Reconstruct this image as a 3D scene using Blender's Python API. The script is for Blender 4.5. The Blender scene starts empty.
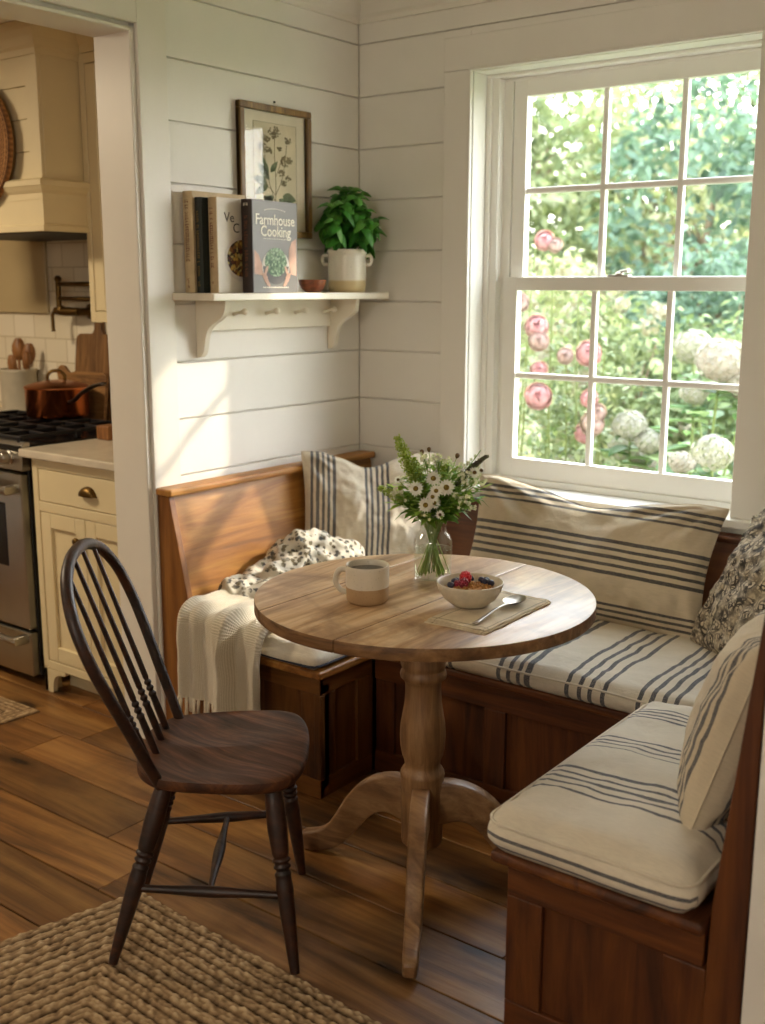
import bpy, bmesh, math, random
from mathutils import Vector, Matrix, Euler, Quaternion, noise
rnd = random.Random(7)
PI = math.pi
SC = bpy.context.scene
COL = SC.collection
sin, cos = math.sin, math.cos

# ------------------------------------------------------------------ helpers
def lin(c):
    return c / 12.92 if c <= .04045 else ((c + .055) / 1.055) ** 2.4

def hx(s, a=1.0):
    s = s.lstrip('#')
    return tuple(lin(int(s[i:i + 2], 16) / 255) for i in (0, 2, 4)) + (a,)

class G:
    """collects vertices and faces for one mesh"""
    def __init__(s):
        s.v = []; s.f = []; s.m = []; s.c = []
    def add(s, vs, fs, m=0, M=None, c=0.5):
        b = len(s.v)
        if M is not None:
            vs = [M @ Vector(p) for p in vs]
        s.v += [tuple(p) for p in vs]
        s.f += [tuple(b + i for i in f) for f in fs]
        s.m += [m] * len(fs)
        s.c += [c] * len(fs)
        return s
    def box(s, x0, x1, y0, y1, z0, z1, m=0, M=None, c=0.5):
        vs = [(x, y, z) for x in (x0, x1) for y in (y0, y1) for z in (z0, z1)]
        fs = [(0, 1, 3, 2), (4, 6, 7, 5), (0, 4, 5, 1), (2, 3, 7, 6), (0, 2, 6, 4), (1, 5, 7, 3)]
        return s.add(vs, fs, m, M, c)
    def bev(s, x0, x1, y0, y1, z0, z1, b=.004, seg=2, m=0, M=None, c=0.5):
        bm = bmesh.new()
        bmesh.ops.create_cube(bm, size=1)
        for v in bm.verts:
            v.co = Vector(((x0 + x1) / 2 + v.co.x * (x1 - x0), (y0 + y1) / 2 + v.co.y * (y1 - y0), (z0 + z1) / 2 + v.co.z * (z1 - z0)))
        bmesh.ops.bevel(bm, geom=bm.edges[:], offset=b, segments=seg, profile=.5, affect='EDGES')
        return s.bm(bm, m, M, c)
    def bm(s, bm, m=0, M=None, c=0.5):
        bm.verts.index_update()
        s.add([v.co.copy() for v in bm.verts], [[v.index for v in f.verts] for f in bm.faces], m, M, c)
        bm.free()
        return s
    def prism(s, poly, d0, d1, plane='xz', b=0, m=0, M=None, c=0.5):
        """2-D outline extruded along the third axis"""
        def p3(p, d):
            if plane == 'xz': return (p[0], d, p[1])
            if plane == 'yz': return (d, p[0], p[1])
            return (p[0], p[1], d)
        bm = bmesh.new()
        a = [bm.verts.new(p3(p, d0)) for p in poly]
        q = [bm.verts.new(p3(p, d1)) for p in poly]
        n = len(poly)
        bm.faces.new(a); bm.faces.new(list(reversed(q)))
        for i in range(n):
            bm.faces.new((a[i], q[i], q[(i + 1) % n], a[(i + 1) % n]))
        bmesh.ops.recalc_face_normals(bm, faces=bm.faces[:])
        if b:
            ed = [e for e in bm.edges if len(e.link_faces) == 2 and e.calc_face_angle(0) > .5]
            bmesh.ops.bevel(bm, geom=ed, offset=b, segments=2, profile=.5, affect='EDGES')
        return s.bm(bm, m, M, c)
    def lathe(s, prof, n=32, M=None, m=0, capb=True, capt=True, c=0.5):
        vs = []; fs = []
        for r, z in prof:
            for i in range(n):
                a = 2 * PI * i / n
                vs.append((r * cos(a), r * sin(a), z))
        k = len(prof)
        for j in range(k - 1):
            for i in range(n):
                i2 = (i + 1) % n
                fs.append((j * n + i, j * n + i2, (j + 1) * n + i2, (j + 1) * n + i))
        if capb: fs.append(tuple(reversed(range(n))))
        if capt: fs.append(tuple(range((k - 1) * n, k * n)))
        return s.add(vs, fs, m, M, c)
    def tube(s, pts, r, n=8, m=0, M=None, cap=True, flat=1.0, c=0.5, side=None):
        pts = [Vector(p) for p in pts]
        k = len(pts)
        rs = r if isinstance(r, (list, tuple)) else [r] * k
        vs = []; fs = []
        up = None
        for i, p in enumerate(pts):
            t = (pts[min(i + 1, k - 1)] - pts[max(i - 1, 0)]).normalized()
            if up is None:
                ref = Vector(side) if side else (Vector((0, 0, 1)) if abs(t.z) < .9 else Vector((1, 0, 0)))
                up = (ref - t * ref.dot(t)).normalized()
            else:
                up = (up - t * up.dot(t)).normalized()
            w = t.cross(up)
            for j in range(n):
                a = 2 * PI * j / n
                vs.append(p + up * (rs[i] * cos(a) * flat) + w * (rs[i] * sin(a)))
        for i in range(k - 1):
            for j in range(n):
                j2 = (j + 1) % n
                fs.append((i * n + j, i * n + j2, (i + 1) * n + j2, (i + 1) * n + j))
        if cap:
            fs.append(tuple(reversed(range(n)))); fs.append(tuple(range((k - 1) * n, k * n)))
        return s.add(vs, fs, m, M, c)
    def ball(s, c, r, nu=12, nv=8, m=0, M=None, cc=0.5):
        r = r if isinstance(r, (list, tuple)) else (r, r, r)
        vs = [(c[0], c[1], c[2] - r[2])]
        fs = []
        for j in range(1, nv):
            ph = -PI / 2 + PI * j / nv
            for i in range(nu):
                a = 2 * PI * i / nu
                vs.append((c[0] + r[0] * cos(ph) * cos(a), c[1] + r[1] * cos(ph) * sin(a), c[2] + r[2] * sin(ph)))
        vs.append((c[0], c[1], c[2] + r[2]))
        for i in range(nu):
            fs.append((0, 1 + (i + 1) % nu, 1 + i))
            fs.append((len(vs) - 1, 1 + (nv - 2) * nu + i, 1 + (nv - 2) * nu + (i + 1) % nu))
        for j in range(nv - 2):
            for i in range(nu):
                i2 = (i + 1) % nu
                fs.append((1 + j * nu + i, 1 + j * nu + i2, 1 + (j + 1) * nu + i2, 1 + (j + 1) * nu + i))
        return s.add(vs, fs, m, M, cc)
    def grid(s, fn, nu, nv, cu=False, cv=False, m=0, M=None, c=0.5):
        vs = [fn(i / (nu if cu else nu - 1), j / (nv if cv else nv - 1)) for j in range(nv) for i in range(nu)]
        fs = []
        for j in range(nv if cv else nv - 1):
            for i in range(nu if cu else nu - 1):
                i2, j2 = (i + 1) % nu, (j + 1) % nv
                fs.append((j * nu + i, j * nu + i2, j2 * nu + i2, j2 * nu + i))
        return s.add(vs, fs, m, M, c)
    def leaf(s, p, d, up, L, W, bend=.15, m=0, c=0.5, fold=.15):
        """a pointed leaf from p along d; up is its upper side"""
        d = Vector(d).normalized(); up = Vector(up); up = (up - d * up.dot(d))
        up = up.normalized() if up.length > 1e-4 else d.orthogonal().normalized()
        w = d.cross(up); p = Vector(p)
        vs = []
        for t, k in ((0, .12), (.3, .85), (.6, .9), (1, .02)):
            q = p + d * (L * t) - up * (bend * L * t * t)
            o = w * (W * .5 * k)
            vs += [q - o + up * (fold * W * k * .5), q, q + o + up * (fold * W * k * .5)]
        fs = []
        for i in range(3):
            b = i * 3
            fs += [(b, b + 1, b + 4, b + 3), (b + 1, b + 2, b + 5, b + 4)]
        return s.add(vs, fs, m, None, c)
    def build(s, name, mat, parent=None, smooth=None, attr=False, local=False):
        me = bpy.data.meshes.new(name)
        me.from_pydata(s.v, [], s.f)
        mats = mat if isinstance(mat, (list, tuple)) else [mat]
        for mm in mats: me.materials.append(mm)
        if len(mats) > 1:
            me.polygons.foreach_set('material_index', s.m)
        if attr:
            a = me.attributes.new('tone', 'FLOAT', 'FACE')
            a.data.foreach_set('value', s.c)
        if smooth:
            me.polygons.foreach_set('use_smooth', [True] * len(s.f))
            if smooth is not True:
                me.set_sharp_from_angle(angle=math.radians(smooth))
        me.update()
        o = bpy.data.objects.new(name, me); COL.objects.link(o)
        if parent is not None:
            o.parent = parent
            if not local:
                o.location = -root_loc(parent)
        return o

def root_loc(o):
    l = Vector((0, 0, 0))
    while o is not None:
        l += o.location; o = o.parent
    return l

def thing(name, label, cat, loc=(0, 0, 0), group=None, rot=None):
    o = bpy.data.objects.new(name, None); COL.objects.link(o)
    o.empty_display_size = .05
    o.location = loc
    if rot: o.rotation_euler = rot
    return tag(o, label, cat, group)

def tag(o, label, cat, group=None, kind=None):
    o['label'] = label; o['category'] = cat
    if group: o['group'] = group
    if kind: o['kind'] = kind
    return o

def struct(o):
    o['kind'] = 'structure'
    return o

def recentre(o):
    """move a single-mesh object's origin to its base without moving the mesh"""
    me = o.data
    n = len(me.vertices)
    lo = Vector([min(v.co[i] for v in me.vertices) for i in range(3)])
    hi = Vector([max(v.co[i] for v in me.vertices) for i in range(3)])
    c = Vector(((lo.x + hi.x) / 2, (lo.y + hi.y) / 2, lo.z))
    me.transform(Matrix.Translation(-c)); o.location = c
    return o

def copy_tree(o, parent=None):
    c = o.copy(); COL.objects.link(c)
    if parent is not None: c.parent = parent
    for ch in list(o.children): copy_tree(ch, c)
    return c

def interp(tab, x):
    if x <= tab[0][0]: return tab[0][1]
    for (a, b), (c, d) in zip(tab, tab[1:]):
        if x <= c: return b + (d - b) * (x - a) / (c - a)
    return tab[-1][1]

def smooth01(x):
    x = max(0., min(1., x)); return x * x * (3 - 2 * x)

def catm(p, n=6):
    out = []
    for i in range(len(p) - 1):
        a, b, c, d = p[max(i - 1, 0)], p[i], p[i + 1], p[min(i + 2, len(p) - 1)]
        for k_ in range(n):
            t = k_ / n
            out.append(tuple(.5 * ((2 * b[j]) + (-a[j] + c[j]) * t + (2 * a[j] - 5 * b[j] + 4 * c[j] - d[j]) * t * t + (-a[j] + 3 * b[j] - 3 * c[j] + d[j]) * t ** 3) for j in range(len(b))))
    out.append(tuple(p[-1])); return out

# ------------------------------------------------------------------ materials
class NT:
    def __init__(s, name):
        s.mat = bpy.data.materials.new(name); s.mat.use_nodes = True
        s.t = s.mat.node_tree; s.t.nodes.clear()
        s.out = s.t.nodes.new('ShaderNodeOutputMaterial')
    def n(s, typ, ins=None, **pr):
        x = s.t.nodes.new('ShaderNode' + typ)
        for k, v in pr.items(): setattr(x, k, v)
        for k, v in (ins or {}).items():
            sock = x.inputs[k]
            if isinstance(v, bpy.types.NodeSocket): s.t.links.new(v, sock)
            else: sock.default_value = v
        return x
    def coord(s, kind='Object', scale=(1, 1, 1), rot=(0, 0, 0), loc=(0, 0, 0)):
        c = s.n('TexCoord')
        return s.n('Mapping', {'Vector': c.outputs[kind], 'Scale': scale, 'Rotation': rot, 'Location': loc}).outputs[0]
    def noise(s, vec, scale, detail=4, rough=.55, dist=0.):
        return s.n('TexNoise', {'Vector': vec, 'Scale': scale, 'Detail': detail, 'Roughness': rough, 'Distortion': dist}).outputs['Fac']
    def ramp(s, fac, stops, interp='LINEAR'):
        r = s.n('ValToRGB', {'Fac': fac})
        cr = r.color_ramp; cr.interpolation = interp
        while len(cr.elements) > 1: cr.elements.remove(cr.elements[-1])
        cr.elements[0].position = stops[0][0]; cr.elements[0].color = stops[0][1]
        for p, c in stops[1:]:
            e = cr.elements.new(p); e.color = c
        return r.outputs['Color']
    def mix(s, fac, a, b, mode='MIX'):
        m = s.n('Mix', data_type='RGBA', blend_type=mode)
        for sock, v in ((m.inputs['Factor'], fac), (m.inputs['A'], a), (m.inputs['B'], b)): pass
        def put(sock, v):
            if isinstance(v, bpy.types.NodeSocket): s.t.links.new(v, sock)
            else: sock.default_value = v
        put(m.inputs[0], fac); put(m.inputs[6], a); put(m.inputs[7], b)
        return m.outputs[2]
    def math(s, op, a, b=0.):
        m = s.n('Math', operation=op)
        for i, v in enumerate((a, b)):
            if isinstance(v, bpy.types.NodeSocket): s.t.links.new(v, m.inputs[i])
            else: m.inputs[i].default_value = v
        return m.outputs[0]
    def bump(s, h, strength=.3, dist=.01):
        return s.n('Bump', {'Height': h, 'Strength': strength, 'Distance': dist}).outputs[0]
    def pbsdf(s, color, rough=.5, metal=0., normal=None, **kw):
        ins = {'Base Color': color, 'Roughness': rough, 'Metallic': metal}
        if normal is not None: ins['Normal'] = normal
        ins.update(kw)
        b = s.n('BsdfPrincipled', ins)
        s.t.links.new(b.outputs[0], s.out.inputs[0])
        return b
    def surf(s, sock):
        s.t.links.new(sock, s.out.inputs[0])

def gray(v): return (v, v, v, 1)

def m_plain(name, col, rough=.5, metal=0., vary=.06, scale=8, bump=0., **kw):
    t = NT(name)
    c = hx(col)
    nz = t.noise(t.coord('Object'), scale, 5)
    d = tuple(x * (1 - vary * 2) for x in c[:3]) + (1,); l = tuple(min(1, x * (1 + vary)) for x in c[:3]) + (1,)
    colr = t.ramp(nz, [(.3, d), (.7, l)])
    nor = t.bump(t.noise(t.coord('Object'), scale * 12, 3), bump, .002) if bump else None
    t.pbsdf(colr, rough, metal, nor, **kw)
    return t.mat

def m_wood(name, dark, mid, light, axis='x', rough=.45, scale=1., knots=.5, wear=None, bump=.15, coat=0., tone=False, patch=0., spots=0., contrast=1.):
    """timber with the grain running along one local axis"""
    t = NT(name)
    k = {'x': (1.0, 11, 11), 'y': (11, 1.0, 11), 'z': (11, 11, 1.0)}[axis]
    k = tuple(q * scale for q in k)
    co = t.coord('Object', k)
    if tone:
        a = t.n('Attribute', attribute_name='tone')
        off = t.n('VectorMath', {0: (37., 53., 11.), 3: 1.}, operation='SCALE')
        t.t.links.new(a.outputs['Fac'], off.inputs[3])
        ad = t.n('VectorMath', {0: co, 1: off.outputs[0]}, operation='ADD')
        co = ad.outputs[0]
    n1 = t.noise(co, 1.6, 9, .62, 1.3)
    k2 = tuple(q * 5 for q in k)
    n2 = t.noise(t.coord('Object', k2), 1.5, 4, .6, .3)
    c1 = t.ramp(n1, [(.28, hx(dark)), (.48, hx(mid)), (.72, hx(light))])
    fib = t.ramp(n2, [(.3, gray(.62)), (.6, gray(1.))])
    c = t.mix(.55, c1, fib, 'MULTIPLY')
    if knots:
        kk = {'x': (1.7, 6, 6), 'y': (6, 1.7, 6), 'z': (6, 6, 1.7)}[axis]
        kk = tuple(q * scale for q in kk)
        kc = t.coord('Object', kk)
        nk = t.noise(kc, 1.0, 3, .5, .6)
        km = t.ramp(nk, [(.66, gray(0)), (.74, gray(1))])
        c = t.mix(t.math('MULTIPLY', km, knots), c, hx(dark))
    if spots:
        sc = {'x': (1.5, 5.2, 5.2), 'y': (5.2, 1.5, 5.2), 'z': (5.2, 5.2, 1.5)}[axis]
        wn = t.n('TexNoise', {'Vector': t.coord('Object'), 'Scale': 9., 'Detail': 2.}).outputs['Color']
        sv = t.n('VectorMath', {0: t.coord('Object', sc), 1: t.n('VectorMath', {0: wn, 3: .16}, operation='SCALE').outputs[0]}, operation='ADD').outputs[0]
        vo = t.n('TexVoronoi', {'Vector': sv, 'Scale': 1.25}, feature='F1', voronoi_dimensions='2D')
        sel = t.math('GREATER_THAN', t.n('SeparateColor', {0: vo.outputs['Color']}).outputs[0], .42)
        core = t.ramp(vo.outputs['Distance'], [(.06, gray(1)), (.11, gray(.5)), (.28, gray(0))])
        c = t.mix(t.math('MULTIPLY', t.math('MULTIPLY', core, sel), spots), c, hx('160A04'))
    if patch:
        np_ = t.noise(t.coord('Object'), 3.2 * scale, 6, .65, .6)
        pm = t.ramp(np_, [(.46, gray(0)), (.60, gray(1))])
        c = t.mix(t.math('MULTIPLY', pm, patch), c, hx(dark))
    if tone:
        tv = t.ramp(a.outputs['Fac'], [(0, gray(.62)), (1, gray(1.18))])
        c = t.mix(1., c, tv, 'MULTIPLY')
    if wear:
        nw = t.noise(t.coord('Object'), 7 * scale, 8, .7)
        wm = t.ramp(nw, [(.52, gray(0)), (.7, gray(.75))])
        c = t.mix(wm, c, hx(wear))
    rg = t.ramp(n1, [(.3, gray(min(1, rough * 1.25))), (.7, gray(rough * .85))])
    t.pbsdf(c, rg, 0, t.bump(t.math('ADD', n1, n2), bump, .004), **{'Coat Weight': coat, 'Coat Roughness': .25})
    return t.mat

def m_paint(name, col, rough=.42, vary=.05, streak=0.):
    t = NT(name)
    c = hx(col)
    nz = t.noise(t.coord('Object'), 2.2, 6, .6)
    d = tuple(x * (1 - vary) for x in c[:3]) + (1,)
    colr = t.ramp(nz, [(.35, d), (.65, c)])
    nb = t.noise(t.coord('Object', (1, 1, 1)), 55, 3)
    t.pbsdf(colr, rough, 0, t.bump(nb, .06, .002))
    return t.mat

def weave(t, scale=900):
    co = t.coord('Object', (scale,) * 3)
    w1 = t.n('TexWave', {'Vector': co, 'Scale': 1., 'Distortion': 1.2, 'Detail': 1.}, bands_direction='X').outputs['Fac']
    w2 = t.n('TexWave', {'Vector': co, 'Scale': 1., 'Distortion': 1.2, 'Detail': 1.}, bands_direction='Y').outputs['Fac']
    return t.math('ADD', w1, w2)

def m_stripe(name, base, ink, axis, stripes, lo, hi, wob=.004, rough=.9, soft=.5):
    """linen with woven stripes: stripes is a list of (centre, width) along the local axis"""
    t = NT(name)
    tc = t.n('TexCoord').outputs['Object']
    nz = t.n('TexNoise', {'Vector': tc, 'Scale': 9., 'Detail': 3.})
    if axis == 'run': sx = t.n('Attribute', attribute_name='run').outputs['Fac']
    else: sx = t.n('SeparateXYZ', {0: tc}).outputs['XYZ'.index(axis)]
    w = t.math('MULTIPLY', t.math('SUBTRACT', nz.outputs['Fac'], .5), wob)
    fine = t.math('MULTIPLY', t.math('SUBTRACT', t.noise(t.coord('Object', (1, 1, 1)), 420, 2), .5), .0022)
    v = t.math('ADD', t.math('ADD', sx, w), fine)
    f = t.math('DIVIDE', t.math('SUBTRACT', v, lo), hi - lo)
    stops = [(0, gray(0))]
    for c, wd in sorted(stripes):
        stops += [((c - wd / 2 - lo) / (hi - lo), gray(1)), ((c + wd / 2 - lo) / (hi - lo), gray(0))]
    mask = t.ramp(f, stops, 'CONSTANT')
    nb = t.noise(tc, 5, 6, .6)
    b = hx(base)
    bc = t.ramp(nb, [(.3, tuple(x * .86 for x in b[:3]) + (1,)), (.65, b)])
    slub = t.ramp(t.noise(t.coord('Object', (30, 400, 30)), 1.5, 3), [(.3, gray(.9)), (.6, gray(1))])
    bc = t.mix(1., bc, slub, 'MULTIPLY')
    thr = t.ramp(t.noise(t.coord('Object', (300, 300, 300)), 1.5, 2), [(.35, gray(.72)), (.6, gray(1))])
    col = t.mix(t.math('MULTIPLY', mask, thr), bc, hx(ink))
    crease = t.math('ADD', t.noise(t.coord('Object', (1, 1, 1)), 15, 5, .6, .8), t.noise(t.coord('Object', (1, 1, 1)), 6, 3, .5, 1.2))
    t.pbsdf(col, rough, 0, t.bump(t.math('ADD', t.math('MULTIPLY', weave(t), .02), crease), soft, .016), **{'Sheen Weight': .15})
    return t.mat

def m_leaf(name, cols, trans=.35, rough=.5, scale=6., k=1., grey=0.):
    t = NT(name)
    a = t.n('Attribute', attribute_name='tone').outputs['Fac']
    n = len(cols)
    c = t.ramp(a, [(i / max(1, n - 1), hx(q)) for i, q in enumerate(cols)])
    nz = t.ramp(t.noise(t.coord('Object'), scale, 3), [(.3, gray(.75 * k)), (.7, gray(1.1 * k))])
    c = t.mix(1., c, nz, 'MULTIPLY')
    if grey:
        bw = t.n('RGBToBW', {0: c}).outputs[0]
        c = t.mix(grey, c, bw)
    b = t.n('BsdfPrincipled', {'Base Color': c, 'Roughness': rough, 'Specular IOR Level': .35})
    tr = t.n('BsdfTranslucent', {'Color': t.mix(1., c, (1.12, 1.15, .85, 1), 'MULTIPLY')})
    mx = t.n('MixShader', {0: trans, 1: b.outputs[0], 2: tr.outputs[0]})
    t.surf(mx.outputs[0])
    return t.mat

def m_clear(name, tint='FFFFFF', refl=.08, rough=.02):
    """thin clear glass"""
    t = NT(name)
    tr = t.n('BsdfTransparent', {'Color': hx(tint)})
    gl = t.n('BsdfGlossy', {'Color': gray(1), 'Roughness': rough})
    lw = t.n('LayerWeight', {'Blend': .35}).outputs['Facing']
    f = t.math('ADD', t.math('MULTIPLY', t.math('POWER', lw, 4.5), .5), refl * .4)
    mx = t.n('MixShader', {0: f, 1: tr.outputs[0], 2: gl.outputs[0]})
    t.surf(mx.outputs[0])
    return t.mat
# ------------------------------------------------------------------ shared materials
M_wall = m_paint('white shiplap paint', 'E8E4DC', .5)
M_trim = m_paint('white trim paint', 'E6E1D6', .4)
M_sash = m_paint('white window paint', 'EFEDE6', .35)
M_ceil = m_paint('ceiling paint', 'E9E4D8', .6)
M_kwall = m_paint('cream kitchen wall paint', 'E2D3B0', .55)
M_cab = m_paint('cream cabinet paint', 'DCCCA4', .42, .06)
M_glass = m_clear('window glass', 'FFFFFF', .05)
M_brass = m_plain('aged brass', '6B532F', .42, 1.)
M_iron = m_plain('black iron', '17161A', .5, .3, bump=.1)
M_steel = m_plain('brushed steel', 'B7B2A8', .32, 1., .04)
M_black = m_plain('black enamel', '0C0C0D', .25)

# ------------------------------------------------------------------ floor
def floor_mat():
    return m_wood('old pine floorboards', '33200E', '82562A', 'B4864C', 'x', .38, .55, .4, None, .25, 0., True, .34, .9)
M_floor = floor_mat()
g = G()
r0 = random.Random(3)
row = .188
k = 0
y = -1.59 + 10 * row
while y > -5.7:
    x = -3.3 - r0.random() * 1.2
    while x < 5.1:
        L = r0.uniform(1.1, 2.3)
        g.bev(x + .0012, min(x + L, 5.2) - .0012, y - row + .0024, y - .0024, -.03, 0, .0014, 1, c=r0.random())
        x += L
    y -= row
g.box(-4.6, 5.3, -5.8, .3, -.06, -.031, c=.0)
floor = struct(g.build('floor', M_floor, attr=True))

# ------------------------------------------------------------------ walls
Z0G = .889 - 4 * .184          # lowest groove
PL = .184
CE = 2.56
def rows(zmax=2.45):
    z = Z0G - PL
    out = []
    while z < zmax:
        out.append((max(0., z), min(z + PL, zmax))); z += PL
    return out
GAP = .0026
# left wall (the shelf wall)
g = G()
g.box(-.16, -.012, -1.068, .2, 0, CE)
g.box(-.16, -.012, -2.5, -1.07, 2.24, CE)
g.box(-.16, -.012, -5.6, -2.5, 0, CE)
for a, b in rows():
    g.bev(-.0125, 0, -1.0, -.0005, a + GAP, b - GAP, .0018, 1)
    if a > 2.2:
        g.bev(-.0125, 0, -2.6, -1.001, a + GAP, b - GAP, .0018, 1)
g.box(-.0125, 0, -1.0, -.0005, 2.45, CE)
g.box(-.0125, 0, -5.6, -2.5, 0, CE)
struct(g.build('wall_left', M_wall))
# window wall
WX0, WX1, WZ0, WZ1 = .5, 1.54, .775, 2.22
g = G()
g.box(-.16, WX0, .012, .2, -.4, CE); g.box(WX1, 2.3, .012, .2, -.4, CE)
g.box(WX0, WX1, .012, .2, -.4, WZ0); g.box(WX0, WX1, .012, .2, WZ1, CE)
for a, b in rows():
    a1, b1 = a + GAP, b - GAP
    if b <= WZ0 or a >= WZ1:
        g.bev(.0005, 2.1395, 0, .0125, a1, b1, .0018, 1)
    else:
        g.bev(.0005, WX0 - .01, 0, .0125, a1, b1, .0018, 1); g.bev(WX1 + .01, 2.1395, 0, .0125, a1, b1, .0018, 1)
        if a < WZ0 < b: g.box(WX0 - .01, WX1 + .01, 0, .0125, a1, WZ0)
        if a < WZ1 < b: g.box(WX0 - .01, WX1 + .01, 0, .0125, WZ1, b1)
g.box(.0005, 2.1395, 0, .0125, 2.45, CE)
struct(g.build('wall_window', M_wall))
# short wall behind the right bench
g = G()
g.box(2.14, 2.3, -1.62, .012, 0, CE)
struct(g.build('wall_right', M_wall))
g = G(); g.box(2.3, 5.2, -1.62, -1.46, 0, CE); struct(g.build('wall_side', M_wall))
g = G(); g.box(5.04, 5.2, -5.6, -1.62, 0, CE); struct(g.build('wall_far', M_wall))
g = G(); g.box(-4.5, 5.2, -5.76, -5.6, 0, CE); struct(g.build('wall_back', M_wall))
g = G(); g.box(-4.66, -4.5, -5.76, -.09, 0, CE); struct(g.build('wall_kitchen_side', M_kwall))
g = G(); g.box(-.16, 5.2, -5.76, .2, CE, CE + .1); struct(g.build('ceiling', M_ceil))
g = G(); g.box(-4.66, -.161, -5.76, -.09, 2.40, CE + .1); struct(g.build('ceiling_kitchen', M_ceil))
# kitchen back wall: plaster above, tiles over the worktop
def tile_mat():
    t = NT('white subway tile')
    co = t.coord('Object', (1, 1, 1), (PI / 2, 0, 0))
    b = t.n('TexBrick', {'Vector': co, 'Color1': hx('E6DCC6'), 'Color2': hx('DED3BA'), 'Mortar': hx('C3B597'), 'Scale': 1., 'Mortar Size': .003,
            'Mortar Smooth': .3, 'Brick Width': .155, 'Row Height': .105})
    t.pbsdf(b.outputs['Color'], .22, 0, t.bump(t.math('MULTIPLY', b.outputs['Fac'], -1.), .35, .003))
    return t.mat
M_tile = tile_mat()
g = G(); g.box(-4.5, -.16, -.25, -.09, 0, 2.40, 0)
g.box(-4.5, -.16, -.258, -.25, .93, 1.95, 1)
struct(g.build('wall_kitchen', [M_kwall, M_tile]))

# ------------------------------------------------------------------ trim
g = G()                                                   # cased opening to the kitchen
g.bev(0, .016, -1.062, -.95, 0, 2.43, .002, 1)
g.bev(0, .016, -2.6, -1.062, 2.25, 2.43, .002, 1)
g.bev(-.161, .004, -1.07 - .012, -1.062, 0, 2.24, .003, 1)       # lining of the jamb
g.bev(-.161, .004, -2.5, -1.0701, 2.228, 2.24, .003, 1)
struct(g.build('trim_doorway', M_trim))
def crown_poly(s=1.):
    return [(0, 2.43), (.012, 2.43), (.016, 2.445), (.03, 2.455), (.055, 2.485), (.085, 2.53), (.095, 2.535), (.1, CE), (0, CE)]
g = G()
g.prism(crown_poly(), -5.6, -.001, 'xz')
g.prism([(-p[0], p[1]) for p in crown_poly()], .0, 2.14, 'yz')
struct(g.build('trim_crown', M_trim))
g = G()                                                   # casing round the window
g.bev(.392, WX0, -.02, 0, .79, 2.222, .003, 2)
g.bev(1.495, 1.605, -.02, 0, .79, 2.222, .003, 2)
g.bev(.392, 1.605, -.022, 0, 2.222, 2.332, .003, 2)
g.bev(WX0 - .004, WX0 + .006, -.026, -.012, .79, 2.226, .002, 1)
g.bev(WX0 - .004, 1.5, -.026, -.012, 2.216, 2.226, .002, 1)
struct(g.build('trim_window', M_wall))

# ------------------------------------------------------------------ the window
w1 = bpy.data.objects.new('window_1', None); COL.objects.link(w1); w1.location = (1.02, .1, .79); struct(w1)
g = G()
g.box(WX0, WX0 + .004, 0, .2, .79, WZ1); g.box(1.536, WX1, 0, .2, .79, WZ1)
g.box(WX0, WX1, 0, .2, WZ1 - .004, WZ1)
g.bev(WX0 + .0045, WX0 + .022, .082, .2, .8155, 2.2045, .002, 1)
g.bev(WX0 + .005, WX0 + .05, .094, .199, .8155, 2.2045, .002, 1)
g.bev(WX0 + .0055, WX0 + .085, .128, .198, .8155, 2.1945, .002, 1)
g.bev(1.512, 1.5355, .09, .2, .8155, 2.1945, .002, 1)
g.bev(WX0 + .0045, 1.5355, .082, .2, 2.205, 2.2155, .002, 1)
g.bev(WX0 + .005, 1.535, .128, .199, 2.195, 2.2045, .002, 1)
g.bev(WX0 + .0045, 1.5355, .085, .22, .7905, .815, .002, 1)
g.build('frame', M_sash, w1)
def sash(x0, x1, z0, z1, y0, y1, bl, bt, sl, sr, cols, hz, name):
    g = G()
    g.bev(x0, x0 + sl, y0, y1, z0, z1, .0025, 2); g.bev(x1 - sr, x1, y0, y1, z0, z1, .0025, 2)
    g.bev(x0 + sl - .001, x1 - sr + .001, y0, y1, z0, z0 + bl, .0025, 2); g.bev(x0 + sl - .001, x1 - sr + .001, y0, y1, z1 - bt, z1, .0025, 2)
    for c in cols: g.bev(c - .0105, c + .0105, y0 + .006, y1 - .004, z0 + bl - .002, z1 - bt + .002, .005, 2)
    g.bev(x0 + sl - .002, x1 - sr + .002, y0 + .0065, y1 - .0045, hz - .0105, hz + .0105, .005, 2)
    s_ = g.build(name, M_sash, w1)
    p = G(); yc = (y0 + y1) / 2
    p.box(x0 + sl - .003, x1 - sr + .003, yc - .0015, yc + .0015, z0 + bl - .003, z1 - bt + .003)
    p.build('pane', M_glass, s_)
sash(.583, 1.512, .815, 1.53, .094, .128, .07, .046, .056, .05, (.937, 1.208), 1.184, 'lower_sash')
sash(.588, 1.512, 1.487, 2.196, .131, .165, .045, .055, .052, .05, (.935, 1.2075), 1.826, 'upper_sash')
g = G()
g.bev(.985, 1.06, .098, .125, 1.53, 1.537, .002, 2)
g.lathe([(.013, 0), (.014, .004), (.009, .008), (.005, .012)], 16, Matrix.Translation((1.022, .112, 1.537)))
g.tube([(1.022, .112, 1.545), (1.045, .105, 1.549), (1.06, .1, 1.55)], [.005, .005, .006], 8)
g.build('latch', M_steel, w1, 40)
g = G()
g.bev(.425, 1.60, -.05, .1, .762, .79, .006, 3)
struct(g.build('trim_windowsill', M_sash))
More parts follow.
